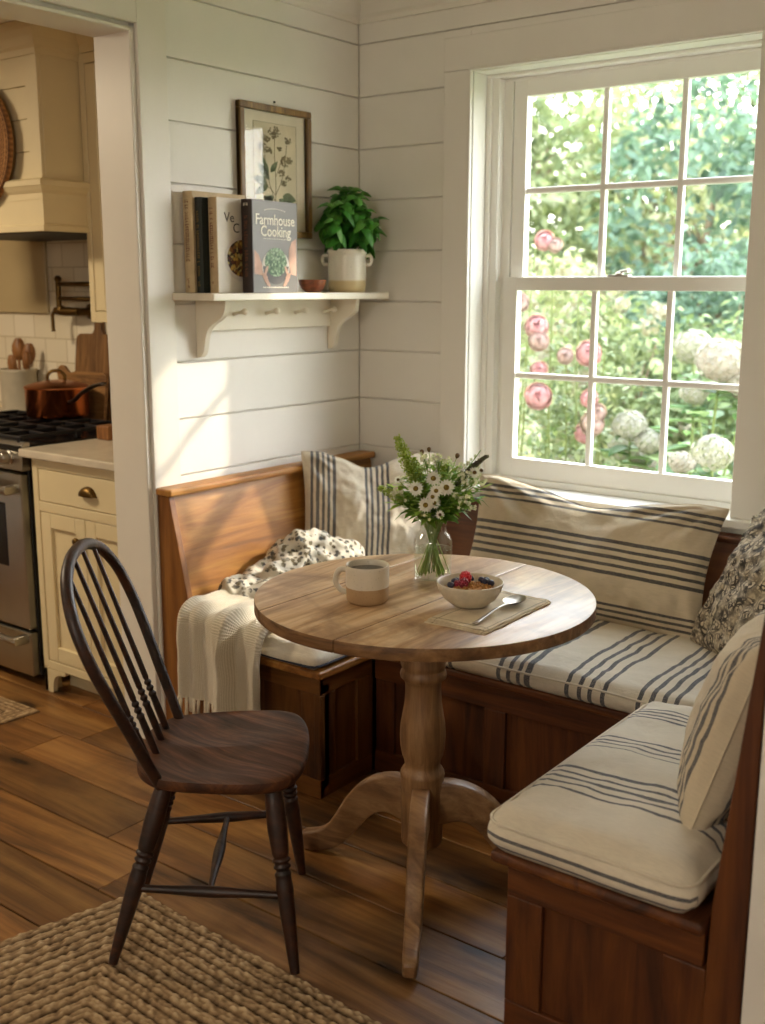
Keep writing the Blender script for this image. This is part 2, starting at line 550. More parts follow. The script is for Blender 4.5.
# ------------------------------------------------------------------ banquette benches
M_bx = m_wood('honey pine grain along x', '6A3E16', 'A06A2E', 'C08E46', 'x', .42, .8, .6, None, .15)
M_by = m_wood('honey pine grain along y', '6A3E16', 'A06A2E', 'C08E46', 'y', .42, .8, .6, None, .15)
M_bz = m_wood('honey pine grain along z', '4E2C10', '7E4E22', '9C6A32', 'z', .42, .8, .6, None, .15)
M_dx = m_wood('shaded pine grain along x', '2A1206', '5A2F13', '7A4820', 'x', .42, .8, .6, None, .15)  # same pine darkened: shade on window and right benches put into its colour
M_dy = m_wood('shaded pine grain along y', '2A1206', '5A2F13', '7A4820', 'y', .42, .8, .6, None, .15)
M_dz = m_wood('shaded pine grain along z', '261005', '522A11', '70411D', 'z', .42, .8, .6, None, .15)
def frame_panel(parent, axis, pos, a0, a1, z0, z1, posts, out, stile=.075, rail=.06, pale=False):
    """framed and recessed panelling; axis = the axis it faces along, out = +1/-1"""
    t = .022 * out
    def bx(g, u0, u1, w0, w1, d0, d1, b=.003):
        lo, hi = min(d0, d1), max(d0, d1)
        if axis == 'x': g.bev(lo, hi, u0, u1, w0, w1, b, 2)
        else: g.bev(u0, u1, lo, hi, w0, w1, b, 2)
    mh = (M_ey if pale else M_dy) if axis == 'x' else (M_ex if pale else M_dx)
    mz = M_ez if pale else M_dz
    g = G(); bx(g, a0, a1, z1 - rail, z1, pos - t, pos); g.build('rail', mh, parent)
    g = G(); bx(g, a0, a1, z0, z0 + rail, pos - t, pos); g.build('rail', mh, parent)
    for p in posts:
        g = G(); bx(g, p - stile / 2, p + stile / 2, z0 + rail, z1 - rail, pos - t, pos); g.build('stile', mz, parent)
    g = G(); bx(g, a0, a1, z0 + rail * .5, z1 - rail * .5, pos - t * 2, pos - t * .55, .001)
    g.build('panel', mz, parent)

M_ex = m_wood('half-shaded pine grain along x', '3A1E0A', '6E441C', '8E5E2C', 'x', .42, .8, .6, None, .15)  # same pine half darkened: shade on left bench panels put into its colour
M_ey = m_wood('half-shaded pine grain along y', '3A1E0A', '6E441C', '8E5E2C', 'y', .42, .8, .6, None, .15)
M_ez = m_wood('half-shaded pine grain along z', '341A09', '663E19', '845627', 'z', .42, .8, .6, None, .15)
SB = .385; ST = .41
b1 = thing('bench', 'honey pine built-in bench with sloped back under the wall shelf, draped with blankets', 'bench', (.36, -.53, 0), 'built-in corner benches')
g = G(); g.prism([(.02, .38), (.152, .38), (.064, .845), (.02, .845)], -1.034, -.012, 'xz', .003); g.build('backrest', M_by, b1)
g = G(); g.bev(.018, .09, -1.066, -.012, .845, .869, .007, 3); g.build('top_rail', M_by, b1)
g = G(); g.prism([(.018, .0), (.165, .0), (.165, .43), (.072, .845), (.018, .845)], -1.058, -1.034, 'xz', .003); g.build('side_panel', M_bz, b1)
g = G(); g.bev(.153, .716, -1.085, -.14, SB, ST, .007, 3); g.build('seat_board', M_by, b1)
e1 = bpy.data.objects.new('end_panel', None); COL.objects.link(e1); e1.parent = b1
frame_panel(e1, 'y', -1.056, .166, .69, .0, SB, (.20, .655), -1, pale=True)
e2 = bpy.data.objects.new('front_panel', None); COL.objects.link(e2); e2.parent = b1
frame_panel(e2, 'x', .69, -1.055, -.805, .0, SB, (-1.02, -.84), 1, pale=True)

b2 = thing('bench', 'long pine built-in bench running under the window behind the round table', 'bench', (1.4, -.4, 0), 'built-in corner benches')
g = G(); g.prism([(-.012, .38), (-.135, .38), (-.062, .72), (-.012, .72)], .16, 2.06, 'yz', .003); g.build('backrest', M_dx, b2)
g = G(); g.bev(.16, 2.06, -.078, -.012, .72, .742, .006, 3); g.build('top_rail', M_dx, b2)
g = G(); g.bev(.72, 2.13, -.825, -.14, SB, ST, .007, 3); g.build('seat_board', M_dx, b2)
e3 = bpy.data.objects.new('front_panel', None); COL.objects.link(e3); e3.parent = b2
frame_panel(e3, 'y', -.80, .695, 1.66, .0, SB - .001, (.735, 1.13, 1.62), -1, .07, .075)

b3 = thing('bench', 'shade-toned pine bench end nearest the viewer, at the right edge below the thick striped cushion', 'bench', (1.9, -1.2, 0), 'built-in corner benches')
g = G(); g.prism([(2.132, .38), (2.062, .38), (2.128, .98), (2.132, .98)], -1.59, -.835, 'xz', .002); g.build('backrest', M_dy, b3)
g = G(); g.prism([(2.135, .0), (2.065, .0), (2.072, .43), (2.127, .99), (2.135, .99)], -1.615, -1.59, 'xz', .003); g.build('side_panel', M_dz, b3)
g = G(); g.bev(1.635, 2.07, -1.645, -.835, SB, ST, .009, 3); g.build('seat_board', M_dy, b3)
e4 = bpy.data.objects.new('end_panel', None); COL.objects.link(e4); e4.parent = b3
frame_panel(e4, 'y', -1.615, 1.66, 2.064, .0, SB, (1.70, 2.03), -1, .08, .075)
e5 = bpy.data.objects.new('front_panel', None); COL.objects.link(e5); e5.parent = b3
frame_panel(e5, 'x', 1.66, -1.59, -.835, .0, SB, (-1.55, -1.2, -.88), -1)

# ------------------------------------------------------------------ round table
M_top = m_wood('washed pine table top', '6E4828', 'BE986C', 'E2C8A2', 'y', .34, .8, .8, None, .12, 0., True, .75, .6)
M_rim = m_wood('dark worn table edge', '3E2612', '77532F', '98744A', 'x', .5, 1.2, .6, None, .3, 0., False, .5)
M_ped = m_wood('worn pine pedestal', '4A2F1A', '8A6541', 'B08B60', 'z', .45, .9, .5, None, .2, 0., False, .35)
TC = (1.16, -1.20); TR = .42; TT = .75
tb = thing('round_table', 'round pine pedestal table with a worn pale top and three curved feet', 'table', (TC[0], TC[1], 0))
g = G()
cuts = [-TR, -.225, .053, TR]
rr = random.Random(5)
for a, b in zip(cuts, cuts[1:]):
    a2, b2_ = a + (.0011 if a > -TR else 0), b - (.0011 if b < TR else 0)
    up_ = []; lo_ = []
    N_ = 48
    for i in range(N_ + 1):
        # points by angle so that the rim stays round
        ta, tb_ = math.acos(max(-1, min(1, a2 / TR))), math.acos(max(-1, min(1, b2_ / TR)))
        t_ = ta + (tb_ - ta) * i / N_
        up_.append((TC[0] + TR * cos(t_), TC[1] + TR * sin(t_)))
    for i in range(N_ + 1):
        t_ = tb_ + (ta - tb_) * i / N_
        lo_.append((TC[0] + TR * cos(t_), TC[1] - TR * sin(t_)))
    poly = []
    for p in up_ + lo_:
        if not poly or (Vector(p) - Vector(poly[-1])).length > 1e-5: poly.append(p)
    if (Vector(poly[0]) - Vector(poly[-1])).length < 1e-5: poly.pop()
    g.prism(poly, TT - .03, TT, 'xy', .0016 if a > -TR and b < TR else .0016, c=rr.uniform(.45, .8))
tt_ = g.build('tabletop', [M_top, M_rim], tb, 50, attr=True)
for p_ in tt_.data.polygons: p_.material_index = 1 if abs(p_.normal.z) < .6 else 0
g = G()
pr = [(.048, .082), (.052, .086), (.0535, .094), (.0535, .228), (.056, .240), (.0565, .252), (.0555, .264), (.057, .272), (.0565, .280), (.052, .288), (.047, .294), (.0455, .301), (.047, .312),
      (.0525, .326), (.0565, .347), (.0585, .378), (.057, .408), (.0525, .436), (.0475, .466), (.0455, .495), (.0455, .515), (.0475, .523), (.051, .529), (.0575, .535), (.0595, .543), (.0575, .551),
      (.0545, .555), (.0545, .560), (.057, .566), (.058, .573), (.056, .582), (.055, .60), (.055, .68), (.075, .695), (.078, .719)]
g.lathe(pr, 40, Matrix.Translation((TC[0], TC[1], 0)))
g.build('pedestal', M_ped, tb, 50)
g = G(); g.bev(TC[0] - .33, TC[0] + .33, TC[1] - .05, TC[1] + .05, .69, .7195, .006, 2); g.bev(TC[0] - .04, TC[0] + .04, TC[1] - .30, TC[1] + .30, .698, .7197, .006, 2)
g.build('cleat', M_ped, tb)
def table_leg(ang, R):  # noqa
    """S-shaped sawn leg: arched at the column, sweeping down to a scroll foot"""
    cen = [(.03, .195), (.08, .205), (.13, .195), (.175, .16), (.215, .105), (.25, .062), (.285, .040), (.32, .030), (.345, .027), (.357, .026)]
    hgt = [.115, .105, .092, .082, .072, .064, .058, .054, .048, .026]
    both = catm([(a, b, h) for (a, b), h in zip(cen, hgt)], 4); cen = [(q[0], q[1]) for q in both]; hgt = [q[2] for q in both]
    k = R / .335
    prof = []
    up_ = []; dn_ = []
    for i, (r, z) in enumerate(cen):
        a = cen[max(i - 1, 0)]; b = cen[min(i + 1, len(cen) - 1)]
        t = Vector((b[0] - a[0], b[1] - a[1])).normalized(); n_ = Vector((-t.y, t.x))
        h = hgt[i] / 2
        up_.append((r + n_.x * h, z + n_.y * h)); dn_.append((r - n_.x * h, max(0.0, z - n_.y * h)))
    g = G()
    bm = bmesh.new(); W0 = .0235
    rows_ = []
    nr_ = len(up_)
    for iw, (u, d) in enumerate(zip(up_, dn_)):
        ring = []; W = W0 * (1 - .30 * iw / (nr_ - 1)) * (.62 if iw == nr_ - 1 else 1.)
        for s_, q in ((-1, d), (-1, u), (1, u), (1, d)):
            ring.append(bm.verts.new((q[0] * k, s_ * W, q[1])))
        rows_.append(ring)
    for a, b in zip(rows_, rows_[1:]):
        for j in range(4):
            bm.faces.new((a[j], a[(j + 1) % 4], b[(j + 1) % 4], b[j]))
    bm.faces.new(rows_[0][::-1]); bm.faces.new(rows_[-1])
    bmesh.ops.recalc_face_normals(bm, faces=bm.faces[:])
    ed = [e for e in bm.edges if len(e.link_faces) == 2 and e.calc_face_angle(0) > 1.]
    bmesh.ops.bevel(bm, geom=ed, offset=.007, segments=3, profile=.5, affect='EDGES')
    g.bm(bm, 0, Matrix.Translation((TC[0], TC[1], 0)) @ Matrix.Rotation(ang, 4, 'Z'))
    return g.build('leg', M_legs, tb, 55)
M_legs = m_wood('worn pine table feet', '4A2F1A', '8A6541', 'B08B60', 'x', .45, .9, .5, None, .2, 0., False, .35)
table_leg(math.radians(196.5), .325); table_leg(math.radians(302.2), .45); table_leg(math.radians(28), .34)

# ------------------------------------------------------------------ hoop-back chair
M_ch = m_wood('dark stained elm', '0E0603', '28120A', '47240F', 'x', .42, 1., .6, None, .2, .0)
M_chs = m_wood('dark worn elm seat', '1C0C05', '4A2610', '7D4B22', 'x', .55, 1., .6, None, .25, .0, False, .6)
FX = Vector((.775, .632, 0)); SD = Vector((.632, -.775, 0))     # forward, towards the near side
CM = Vector((.811, -1.738, 0))                                  # seat under the back bow
def cp(f, s, z): return CM + FX * f + SD * s + Vector((0, 0, z))
ch = thing('chair', 'dark brown wooden hoop-back chair standing on the floor and rug in front of the table', 'chair', tuple(CM + FX * .15))
# seat: saddled slab
half = [(-.06, .0), (-.062, .06), (-.055, .11), (-.03, .16), (.01, .187), (.08, .203), (.17, .212), (.24, .212), (.285, .195), (.31, .15), (.325, .08), (.328, 0)]
outl = half + [(f, -s) for f, s in reversed(half[1:-1])]
def chaikin(p, n=2):
    for _ in range(n):
        q = []
        for i in range(len(p)):
            a, b = p[i], p[(i + 1) % len(p)]
            q += [(a[0] * .75 + b[0] * .25, a[1] * .75 + b[1] * .25), (a[0] * .25 + b[0] * .75, a[1] * .25 + b[1] * .75)]
        p = q
    return p
outl = chaikin(outl, 2)
def seat_mesh():
    g = G(); n = len(outl); cen = (.14, 0)
    levels = [(.0, 0), (.2, 0), (.4, 0), (.6, 0), (.78, 0), (.9, 0), (.97, -.001), (1., -.005), (1.004, -.012), (1.0, -.024), (.96, -.033), (.9, -.036), (.5, -.036), (0, -.036)]
    vs = []; fs = []
    for k_, dz in levels:
        for f, s in outl:
            ff, ss = cen[0] + (f - cen[0]) * k_, s * k_
            z = .447 + dz
            if dz > -.004:
                z -= .014 * math.exp(-((ff - .10) / .11) ** 2 - (abs(ss) - .085) ** 2 / .0065) + .006 * math.exp(-((ff - .12) / .12) ** 2)
            else:
                z -= .0
            vs.append(cp(ff, ss, z))
    for j in range(len(levels) - 1):
        for i in range(n):
            i2 = (i + 1) % n
            fs.append((j * n + i, j * n + i2, (j + 1) * n + i2, (j + 1) * n + i))
    return g.add(vs, fs)
seat_mesh().build('seat', M_chs, ch, 60)
bup = Vector((-.18 * FX.x, -.18 * FX.y, .48)).normalized()
def bw(s, h): return cp(0, 0, .435) + SD * (s + .04 * h) + bup * h
prof = [(.17, 0), (.188, .07), (.205, .15), (.23, .25), (.24, .33), (.225, .41), (.17, .475), (.09, .51), (0, .52)]
bp = catm(prof + [(-s, h) for s, h in prof[:-1]][::-1], 5)
bp = [(.165, -.02)] + bp[0:] + [(-.165, -.02)]
nb_ = len(bp)
g = G(); g.tube([bw(s, h) for s, h in bp], [.0125 + .001 * sin(PI * i / (nb_ - 1)) for i in range(nb_)], 12, side=tuple(FX)); g.build('back_hoop', M_ch, ch, 60)
def bow_h(s):
    best = None
    for (s0, h0) in bp:
        if h0 > .3 and (best is None or abs(s0 - s) < best[0]): best = (abs(s0 - s), h0)
    return best[1]
for s0, s1 in ((.115, .13), (.04, .05), (-.035, -.03), (-.105, -.115)):
    ht = bow_h(s1)
    g = G(); pts = []; rs = []
    for i in range(141):
        t = i / 140; h = -.02 + t * (ht + .02)
        b0 = cp(-.022 * (1 - t), 0, 0) - cp(0, 0, 0)
        pts.append(bw(s0 + (s1 - s0) * t, h) + b0)
        r = .0082 - .0030 * t + .0012 * math.exp(-((t - .14) / .09) ** 2)
        for c_ in (.235, .265, .295):
            r += .0022 * math.exp(-((t - c_) / .007) ** 2) - .0022 * math.exp(-((t - c_ - .015) / .006) ** 2)
        rs.append(r)
    # finer sampling around the turned rings
    g.tube(pts, rs, 10)
    g.build('spindle', M_ch, ch, 60)
feet = {'A': (Vector((.862, -1.97, .0165)), (.015, .125)), 'B': (Vector((.644, -1.69, 0)), (.015, -.125)), 'C': (Vector((1.209, -1.749, .0165)), (.25, .155)), 'D': (Vector((.922, -1.402, 0)), (.25, -.155))}
legl = {}
for k_, (ft, (f, s)) in feet.items():
    top = cp(f, s, .425)
    g = G(); pts = []; rs = []
    N_ = 110
    for i in range(N_ + 1):
        t = i / N_
        pts.append(ft + (top - ft) * t)
        r = interp([(0, .0105), (.12, .0135), (.3, .0175), (.44, .0195), (.5, .0175), (.52, .0155), (.6, .0185), (.75, .0225), (.88, .021), (1, .016)], t)
        for c_ in (.515, .55, .585):
            r += .0034 * math.exp(-((t - c_) / .009) ** 2) - .0028 * math.exp(-((t - c_ - .0175) / .007) ** 2)
        rs.append(r)
    legl[k_] = (ft, top)
    g.tube(pts, rs, 14); g.build('leg', M_ch, ch, 60)
def onleg(k_, t): a, b = legl[k_]; return a + (b - a) * t
def stretcher(a, b, r0, r1, nm='stretcher'):
    g = G(); N_ = 24; pts = []; rs = []
    for i in range(N_ + 1):
        t = i / N_; pts.append(a + (b - a) * t); rs.append(r0 + (r1 - r0) * math.exp(-((t - .5) / .22) ** 2))
    g.tube(pts, rs, 12); g.build(nm, M_ch, ch, 60)
s1a, s1b = onleg('A', .40), onleg('C', .40); s2a, s2b = onleg('B', .42), onleg('D', .42)
stretcher(s1a, s1b, .0085, .013); stretcher(s2a, s2b, .0085, .013); stretcher(s1a.lerp(s1b, .5), s2a.lerp(s2b, .5), .007, .0135)

# ------------------------------------------------------------------ rugs
def m_jute(name, dark, mid, light):
    t = NT(name)
    a = t.n('Attribute', attribute_name='braid').outputs['Fac']
    nz = t.noise(t.coord('Object'), 60, 4, .7); n2 = t.noise(t.coord('Object'), 5, 4)
    f = t.math('ADD', t.math('MULTIPLY', a, .62), t.math('ADD', t.math('MULTIPLY', nz, .35), t.math('MULTIPLY', n2, .22)))
    c = t.ramp(f, [(.28, hx(dark)), (.58, hx(mid)), (.9, hx(light))])
    t.pbsdf(c, .95, 0, t.bump(t.noise(t.coord('Object', (1, 1, 1)), 240, 3), .5, .004), **{'Specular IOR Level': .15})
    return t.mat
M_jute = m_jute('braided jute', '38281A', '93795A', 'C8B08C')
def braid_rug(name, cor, nu, nv, label, w_row=.030, hmax=.015, seed=1):
    """rectangular rug braided in rings parallel to its edges; cor = its four corners, in order"""
    A, B, Cc, D = [Vector(c + (0,)) for c in cor]
    LU = ((B - A).length + (Cc - D).length) / 2; LV = ((D - A).length + (Cc - B).length) / 2
    g = G(); vs = []; at = []
    for j in range(nv + 1):
        for i in range(nu + 1):
            u, v = i / nu, j / nv
            P = A.lerp(B, u).lerp(D.lerp(Cc, u), v)
            du, dv = min(u, 1 - u) * LU, min(v, 1 - v) * LV
            d = min(du, dv); along = v * LV if du < dv else u * LU
            q = d / w_row; rw = math.floor(q); fr = q - rw
            wb = noise.noise(P * 14 + Vector((seed, 0, 0))) * 1.1
            side = 1 if fr < .5 else -1
            st = cos(2 * PI * (along / (w_row * 1.25) + (.5 if side > 0 else 0) + .45 * side * (fr - .5) + wb + rw * .37))
            prof_ = (1 - abs(2 * fr - 1) ** 3)
            lob = 1 - abs(abs(2 * fr - 1) - .45) / .6
            h = prof_ * (.58 + .26 * max(0, lob) + .16 * st)
            h *= 1 + .45 * noise.noise(P * 38)
            h = h * .8 + .3 * noise.noise(P * 85) - .25 * max(0, noise.noise(P * 22 + Vector((3, 1, seed))) - .15)
            edge = smooth01(d / .008)
            vs.append((P.x + noise.noise(P * 6) * .004, P.y + noise.noise(P * 6 + Vector((9, 0, 0))) * .004, .0015 + edge * (.003 + (hmax - .004) * max(0, min(1.1, h)))))
            at.append(max(0, min(1, h)))
    fs = []
    for j in range(nv):
        for i in range(nu):
            b = j * (nu + 1) + i
            fs.append((b, b + 1, b + nu + 2, b + nu + 1))
    g.add(vs, fs)
    o = g.build(name, M_jute, None, True)
    a_ = o.data.attributes.new('braid', 'FLOAT', 'POINT'); a_.data.foreach_set('value', at)
    recentre(o)
    return tag(o, label, 'rug')
braid_rug('braided_rug', [(.664, -1.722), (1.72, -1.765), (1.70, -2.62), (.44, -2.58)], 300, 250, 'large braided jute rug in the foreground under two legs of the dark chair')
braid_rug('braided_rug', [(-.551, -1.148), (-.58, -1.68), (-1.85, -1.66), (-1.85, -1.148)], 90, 210, 'small woven jute mat on the kitchen floor in front of the oven', .02, .012, 5)
# ------------------------------------------------------------------ seat cushions
LINEN = 'E3D8C3'; INK = '3A3D48'
def band(c, n, pitch, w): return [(c + (i - (n - 1) / 2) * pitch, w) for i in range(n)]
def cushion(name, x0, x1, y0, y1, z0, z1, r, puff, mat, label, axis, piping, seed=0, res=.018):
    """boxed seat cushion: rounded slab, a little puffed and creased"""
    t = thing(name, label, 'cushion', ((x0 + x1) / 2, (y0 + y1) / 2, z0), 'striped bench cushions')
    nx, ny, nz = max(4, int((x1 - x0) / res)), max(4, int((y1 - y0) / res)), 6
    bm = bmesh.new(); idx = {}
    def vert(i, j, k):
        if (i, j, k) in idx: return idx[(i, j, k)]
        p = Vector((x0 + (x1 - x0) * i / nx, y0 + (y1 - y0) * j / ny, z0 + (z1 - z0) * k / nz))
        q = Vector((min(max(p.x, x0 + r), x1 - r), min(max(p.y, y0 + r), y1 - r), min(max(p.z, z0 + r * .8), z1 - r * .8)))
        d = p - q
        if d.length > 1e-6: p = q + d.normalized() * r
        u, v = 2 * i / nx - 1, 2 * j / ny - 1
        if k > nz / 2:
            kk = (k - nz / 2) / (nz / 2)
            p.z += kk * puff * ((1 - u ** 4) * (1 - v ** 4)) ** .7
            n1 = noise.noise(Vector((p.x * 5 + seed, p.y * 5, 0))); n2 = noise.noise(Vector((p.x * 13, p.y * 13 + seed, 3)))
            p.z += kk * (.009 * n1 + .005 * n2 - .009 * abs(noise.noise(Vector((p.x * 8 + seed, p.y * 15, 7)))) + .002 * noise.noise(Vector((p.x * 30, p.y * 30, seed))))
        bow = .010 * (1 - abs(2 * k / nz - 1) ** 2)
        wv = .006 * noise.noise(Vector((p.x * 7 + seed, p.y * 7, p.z * 12)))
        if i in (0, nx): p.x += (bow + wv) * (1 if i else -1) - (0 if i else 0)
        if j in (0, ny): p.y += (bow + wv) * (1 if j else -1)
        idx[(i, j, k)] = bm.verts.new(p); return idx[(i, j, k)]
    def face(*q):
        bm.faces.new([vert(*c) for c in q])
    for i in range(nx):
        for j in range(ny):
            face((i, j, nz), (i + 1, j, nz), (i + 1, j + 1, nz), (i, j + 1, nz)); face((i, j, 0), (i, j + 1, 0), (i + 1, j + 1, 0), (i + 1, j, 0))
    for i in range(nx):
        for k in range(nz):
            face((i, 0, k), (i + 1, 0, k), (i + 1, 0, k + 1), (i, 0, k + 1)); face((i, ny, k), (i, ny, k + 1), (i + 1, ny, k + 1), (i + 1, ny, k))
    for j in range(ny):
        for k in range(nz):
            face((0, j, k), (0, j, k + 1), (0, j + 1, k + 1), (0, j + 1, k)); face((nx, j, k), (nx, j + 1, k), (nx, j + 1, k + 1), (nx, j, k + 1))
    run = []
    for v in bm.verts:
        a, lo_ = (v.co.x, x0) if axis == 'x' else (v.co.y, y0)
        if a < lo_ + r:
            a = lo_ + r * .2 - max(0, (z1 - v.co.z)) * 1.0
        run.append(a)
    g = G(); g.bm(bm)
    o = g.build('cover', mat, t, True)
    at = o.data.attributes.new('run', 'FLOAT', 'POINT'); at.data.foreach_set('value', run)
    # corded seam round the lower edge
    def seam(z, nm, mt, rad):
        pts = []
        e = .004
        for (cx_, cy_, a0) in ((x1 - r, y1 - r, 0), (x0 + r, y1 - r, 90), (x0 + r, y0 + r, 180), (x1 - r, y0 + r, 270)):
            for q in range(5):
                a = math.radians(a0 + q * 22.5); pts.append((cx_ + (r + e) * cos(a), cy_ + (r + e) * sin(a), z))
        pts.append(pts[0])
        q = []
        for a, b in zip(pts, pts[1:]):
            n_ = max(1, int((Vector(b) - Vector(a)).length / .03))
            for s_ in range(n_):
                p = Vector(a).lerp(Vector(b), s_ / n_); w_ = noise.noise(p * 6) * .004
                q.append(p + Vector((w_, w_ * .6, w_ * .6)))
        gg = G(); gg.tube(q + [q[0]], rad, 6); gg.build(nm, mt, t, True)
    if piping: seam(z0 + .013, 'piping', piping, .0042)
    else: seam(z1 - .013, 'seam', mat, .0035)
    return t
M_ink = m_plain('charcoal piping', INK, .9, 0, .1, 60)
M_c1 = m_stripe('linen with grey stripes left', LINEN, '6A6A70', 'run', band(-.80, 4, .022, .008) + band(-.42, 4, .022, .008), -1.2, 0.)
M_c2 = m_stripe('linen with grey stripes window', LINEN, INK, 'run', band(.97, 3, .026, .0115) + band(1.205, 4, .030, .013) + band(1.425, 4, .034, .014) + band(1.625, 4, .032, .013), .6, 2.2)
M_c3 = m_stripe('linen with grey stripes right', LINEN, INK, 'run', band(-1.015, 4, .020, .0065) + band(-1.225, 4, .024, .0075) + band(-1.445, 5, .0255, .009) + [(-1.682, .008), (-1.704, .008)], -1.8, -.8)
cushion('seat_cushion', .180, .70, -1.088, -.165, .411, .468, .026, .014, M_c1, 'thin striped linen cushion on the left bench, partly under the cream knitted throw', 'y', M_ink, 3)
cushion('seat_cushion', .735, 2.045, -.832, -.158, .411, .470, .026, .014, M_c2, 'long striped linen cushion on the window bench, behind the round table', 'x', None, 11)
cushion('seat_cushion', 1.628, 2.046, -1.648, -.868, .411, .488, .034, .020, M_c3, 'thick striped linen cushion on the shade-toned bench nearest the viewer', 'y', None, 23)

# ------------------------------------------------------------------ pillows
def pillow(name, c, ax, ay, w, h, T, mat, label, cat='pillow', chop=0., seed=0, sag=.0, group=None, nu=72, nv=56, seam=True, cm=None, cre=1.):
    """stuffed square of cloth: c centre, ax across, ay up (world directions)"""
    ax = Vector(ax).normalized(); ay = Vector(ay); ay = (ay - ax * ay.dot(ax)).normalized(); az = ax.cross(ay)
    M = Matrix(((ax.x, ay.x, az.x, c[0]), (ax.y, ay.y, az.y, c[1]), (ax.z, ay.z, az.z, c[2]), (0, 0, 0, 1)))
    t = thing(name, label, cat, (0, 0, 0), group)
    t.matrix_world = M
    def surf(side):
        def fn(a, b):
            u, v = 2 * a - 1, 2 * b - 1
            e = max(0., (1 - u * u) * (1 - v * v))
            x = u * w / 2 * (1 - .075 * (1 - v * v) ** 1.0 * abs(u)); y = v * h / 2 * (1 - .085 * (1 - u * u) * abs(v))
            th = T / 2 * e ** .42
            # creases pulling out of the corners and along the middle
            cr = 0
            for su in (-1, 1):
                for sv in (-1, 1):
                    du, dv = u - su, v - sv
                    d_ = math.hypot(du, dv); an = math.atan2(dv, du)
                    cr += math.exp(-d_ * 2.4) * (.017 * sin(an * 11 + seed + su * 2 + sv) + .010 * sin(an * 19 + seed * 2))
            P = Vector((u * 2.1 + seed, v * 2.1 * h / w, side * .3))
            cr += .012 * noise.noise(P * 1.3) - .016 * abs(noise.noise(P * 2.2)) + .005 * noise.noise(P * 5.5)
            th += cre * cr * min(1, e * 6)
            if chop:
                k_ = math.exp(-(u / .34) ** 2) * smooth01((v + .25) / 1.25)
                y -= chop * k_; th *= 1 - .35 * k_ * (1 if chop > .03 else .4)
                y += chop * .25 * math.exp(-((abs(u) - .75) / .2) ** 2) * smooth01(v)
            y -= sag * (1 - u * u) * (v + 1) * .5
            bulge = sag * .5 * (1 - v)
            return (x, y + .003 * noise.noise(Vector((u * 4 + seed, v * 4, 5))), side * (th + bulge * e))
        return fn
    g = G()
    g.grid(surf(1), nu, nv)
    g.grid(lambda a, b: surf(-1)(1 - a, b), nu, nv)
    o = g.build('cover', mat, t, True, local=True)
    if seam:
        f1 = surf(0)
        pts = [f1(i / 40, 0) for i in range(40)] + [f1(1, i / 40) for i in range(40)] + [f1(1 - i / 40, 1) for i in range(40)] + [f1(0, 1 - i / 40) for i in range(41)]
        gg = G(); gg.tube(pts, .0028, 6); gg.build('seam', cm or mat, t, True, local=True)
    return t
M_p1 = m_stripe('linen pillow with two stripe bands', 'DCD0BA', '4A4C55', 'X', band(-.168, 5, .0195, .0098) + band(.026, 5, .0195, .0098), -.3, .3)
M_p2 = m_stripe('linen bolster with long stripes', 'D2C3A8', '33343A', 'Y', [(-.172, .008), (-.155, .008), (-.138, .008)] + band(.005, 5, .0245, .011) + [(.138, .009), (.158, .009), (.178, .009)], -.25, .25)
M_p3 = m_stripe('linen pillow with one stripe band', 'D5C6AA', '40424C', 'X', band(.168, 4, .0175, .0075) + band(-.1, 4, .021, .009), -.3, .3)
ZS = .482
pillow('pillow', (.274, -.296, .684), (.70, .71, -.03), (-.10, .10, 1), .485, .455, .15, M_p1, 'square linen pillow with vertical dark stripes and dented top, in the corner behind the vase', chop=.036, seed=2, group='linen pillows')
pillow('pillow', (1.12, -.268, .66), (1, .02, -.022), (0, .34, 1), .86, .42, .19, M_p2, 'long linen pillow with horizontal dark stripes leaning below the window', chop=.038, seed=7, group='linen pillows', nu=100)
pillow('pillow', (1.998, -1.27, .676), (.17, -.985, .02), (.30, .02, 1), .46, .42, .19, M_p3, 'linen pillow at the right edge leaning on the bench back nearest the viewer', seed=12, group='linen pillows', cre=.35)
def m_floral(name, ground, mark, scale):
    t = NT(name)
    tc = t.coord('Object')
    wn = t.n('TexNoise', {'Vector': tc, 'Scale': scale * .5, 'Detail': 2.}).outputs['Color']
    wv = t.n('VectorMath', {0: wn, 3: .05}, operation='SCALE').outputs[0]
    co = t.n('VectorMath', {0: tc, 1: wv}, operation='ADD').outputs[0]
    v1 = t.n('TexVoronoi', {'Vector': co, 'Scale': scale}, feature='F1')
    v2 = t.n('TexVoronoi', {'Vector': co, 'Scale': scale * 2.7}, feature='DISTANCE_TO_EDGE').outputs['Distance']
    v3 = t.n('TexVoronoi', {'Vector': co, 'Scale': scale}, feature='DISTANCE_TO_EDGE').outputs['Distance']
    ring = t.math('ABSOLUTE', t.math('SUBTRACT', t.math('FRACT', t.math('MULTIPLY', v1.outputs['Distance'], 4.4)), .5))
    a = t.ramp(ring, [(.16, gray(1)), (.24, gray(0))]); b = t.ramp(v2, [(.05, gray(1)), (.11, gray(0))]); c = t.ramp(v3, [(.04, gray(1)), (.1, gray(0))])
    m = t.mix(1., t.mix(1., a, b, 'LIGHTEN'), c, 'LIGHTEN')
    thr = t.ramp(t.noise(t.coord('Object'), scale * 1.3, 3), [(.34, gray(.25)), (.58, gray(1))])
    col = t.mix(t.math('MULTIPLY', m, thr), hx(ground), hx(mark))
    cre = t.noise(t.coord('Object'), 13, 5, .6, .8)
    t.pbsdf(col, .92, 0, t.bump(cre, .3, .012))
    return t.mat
M_fl = m_floral('grey floral linen', 'B9AB93', '38322C', 21)
pillow('pillow', (1.742, -.415, .69), (.68, -.73, .10), (.40, .40, 1), .47, .47, .16, M_fl, 'grey floral patterned pillow in the right corner beside the window', seed=5)

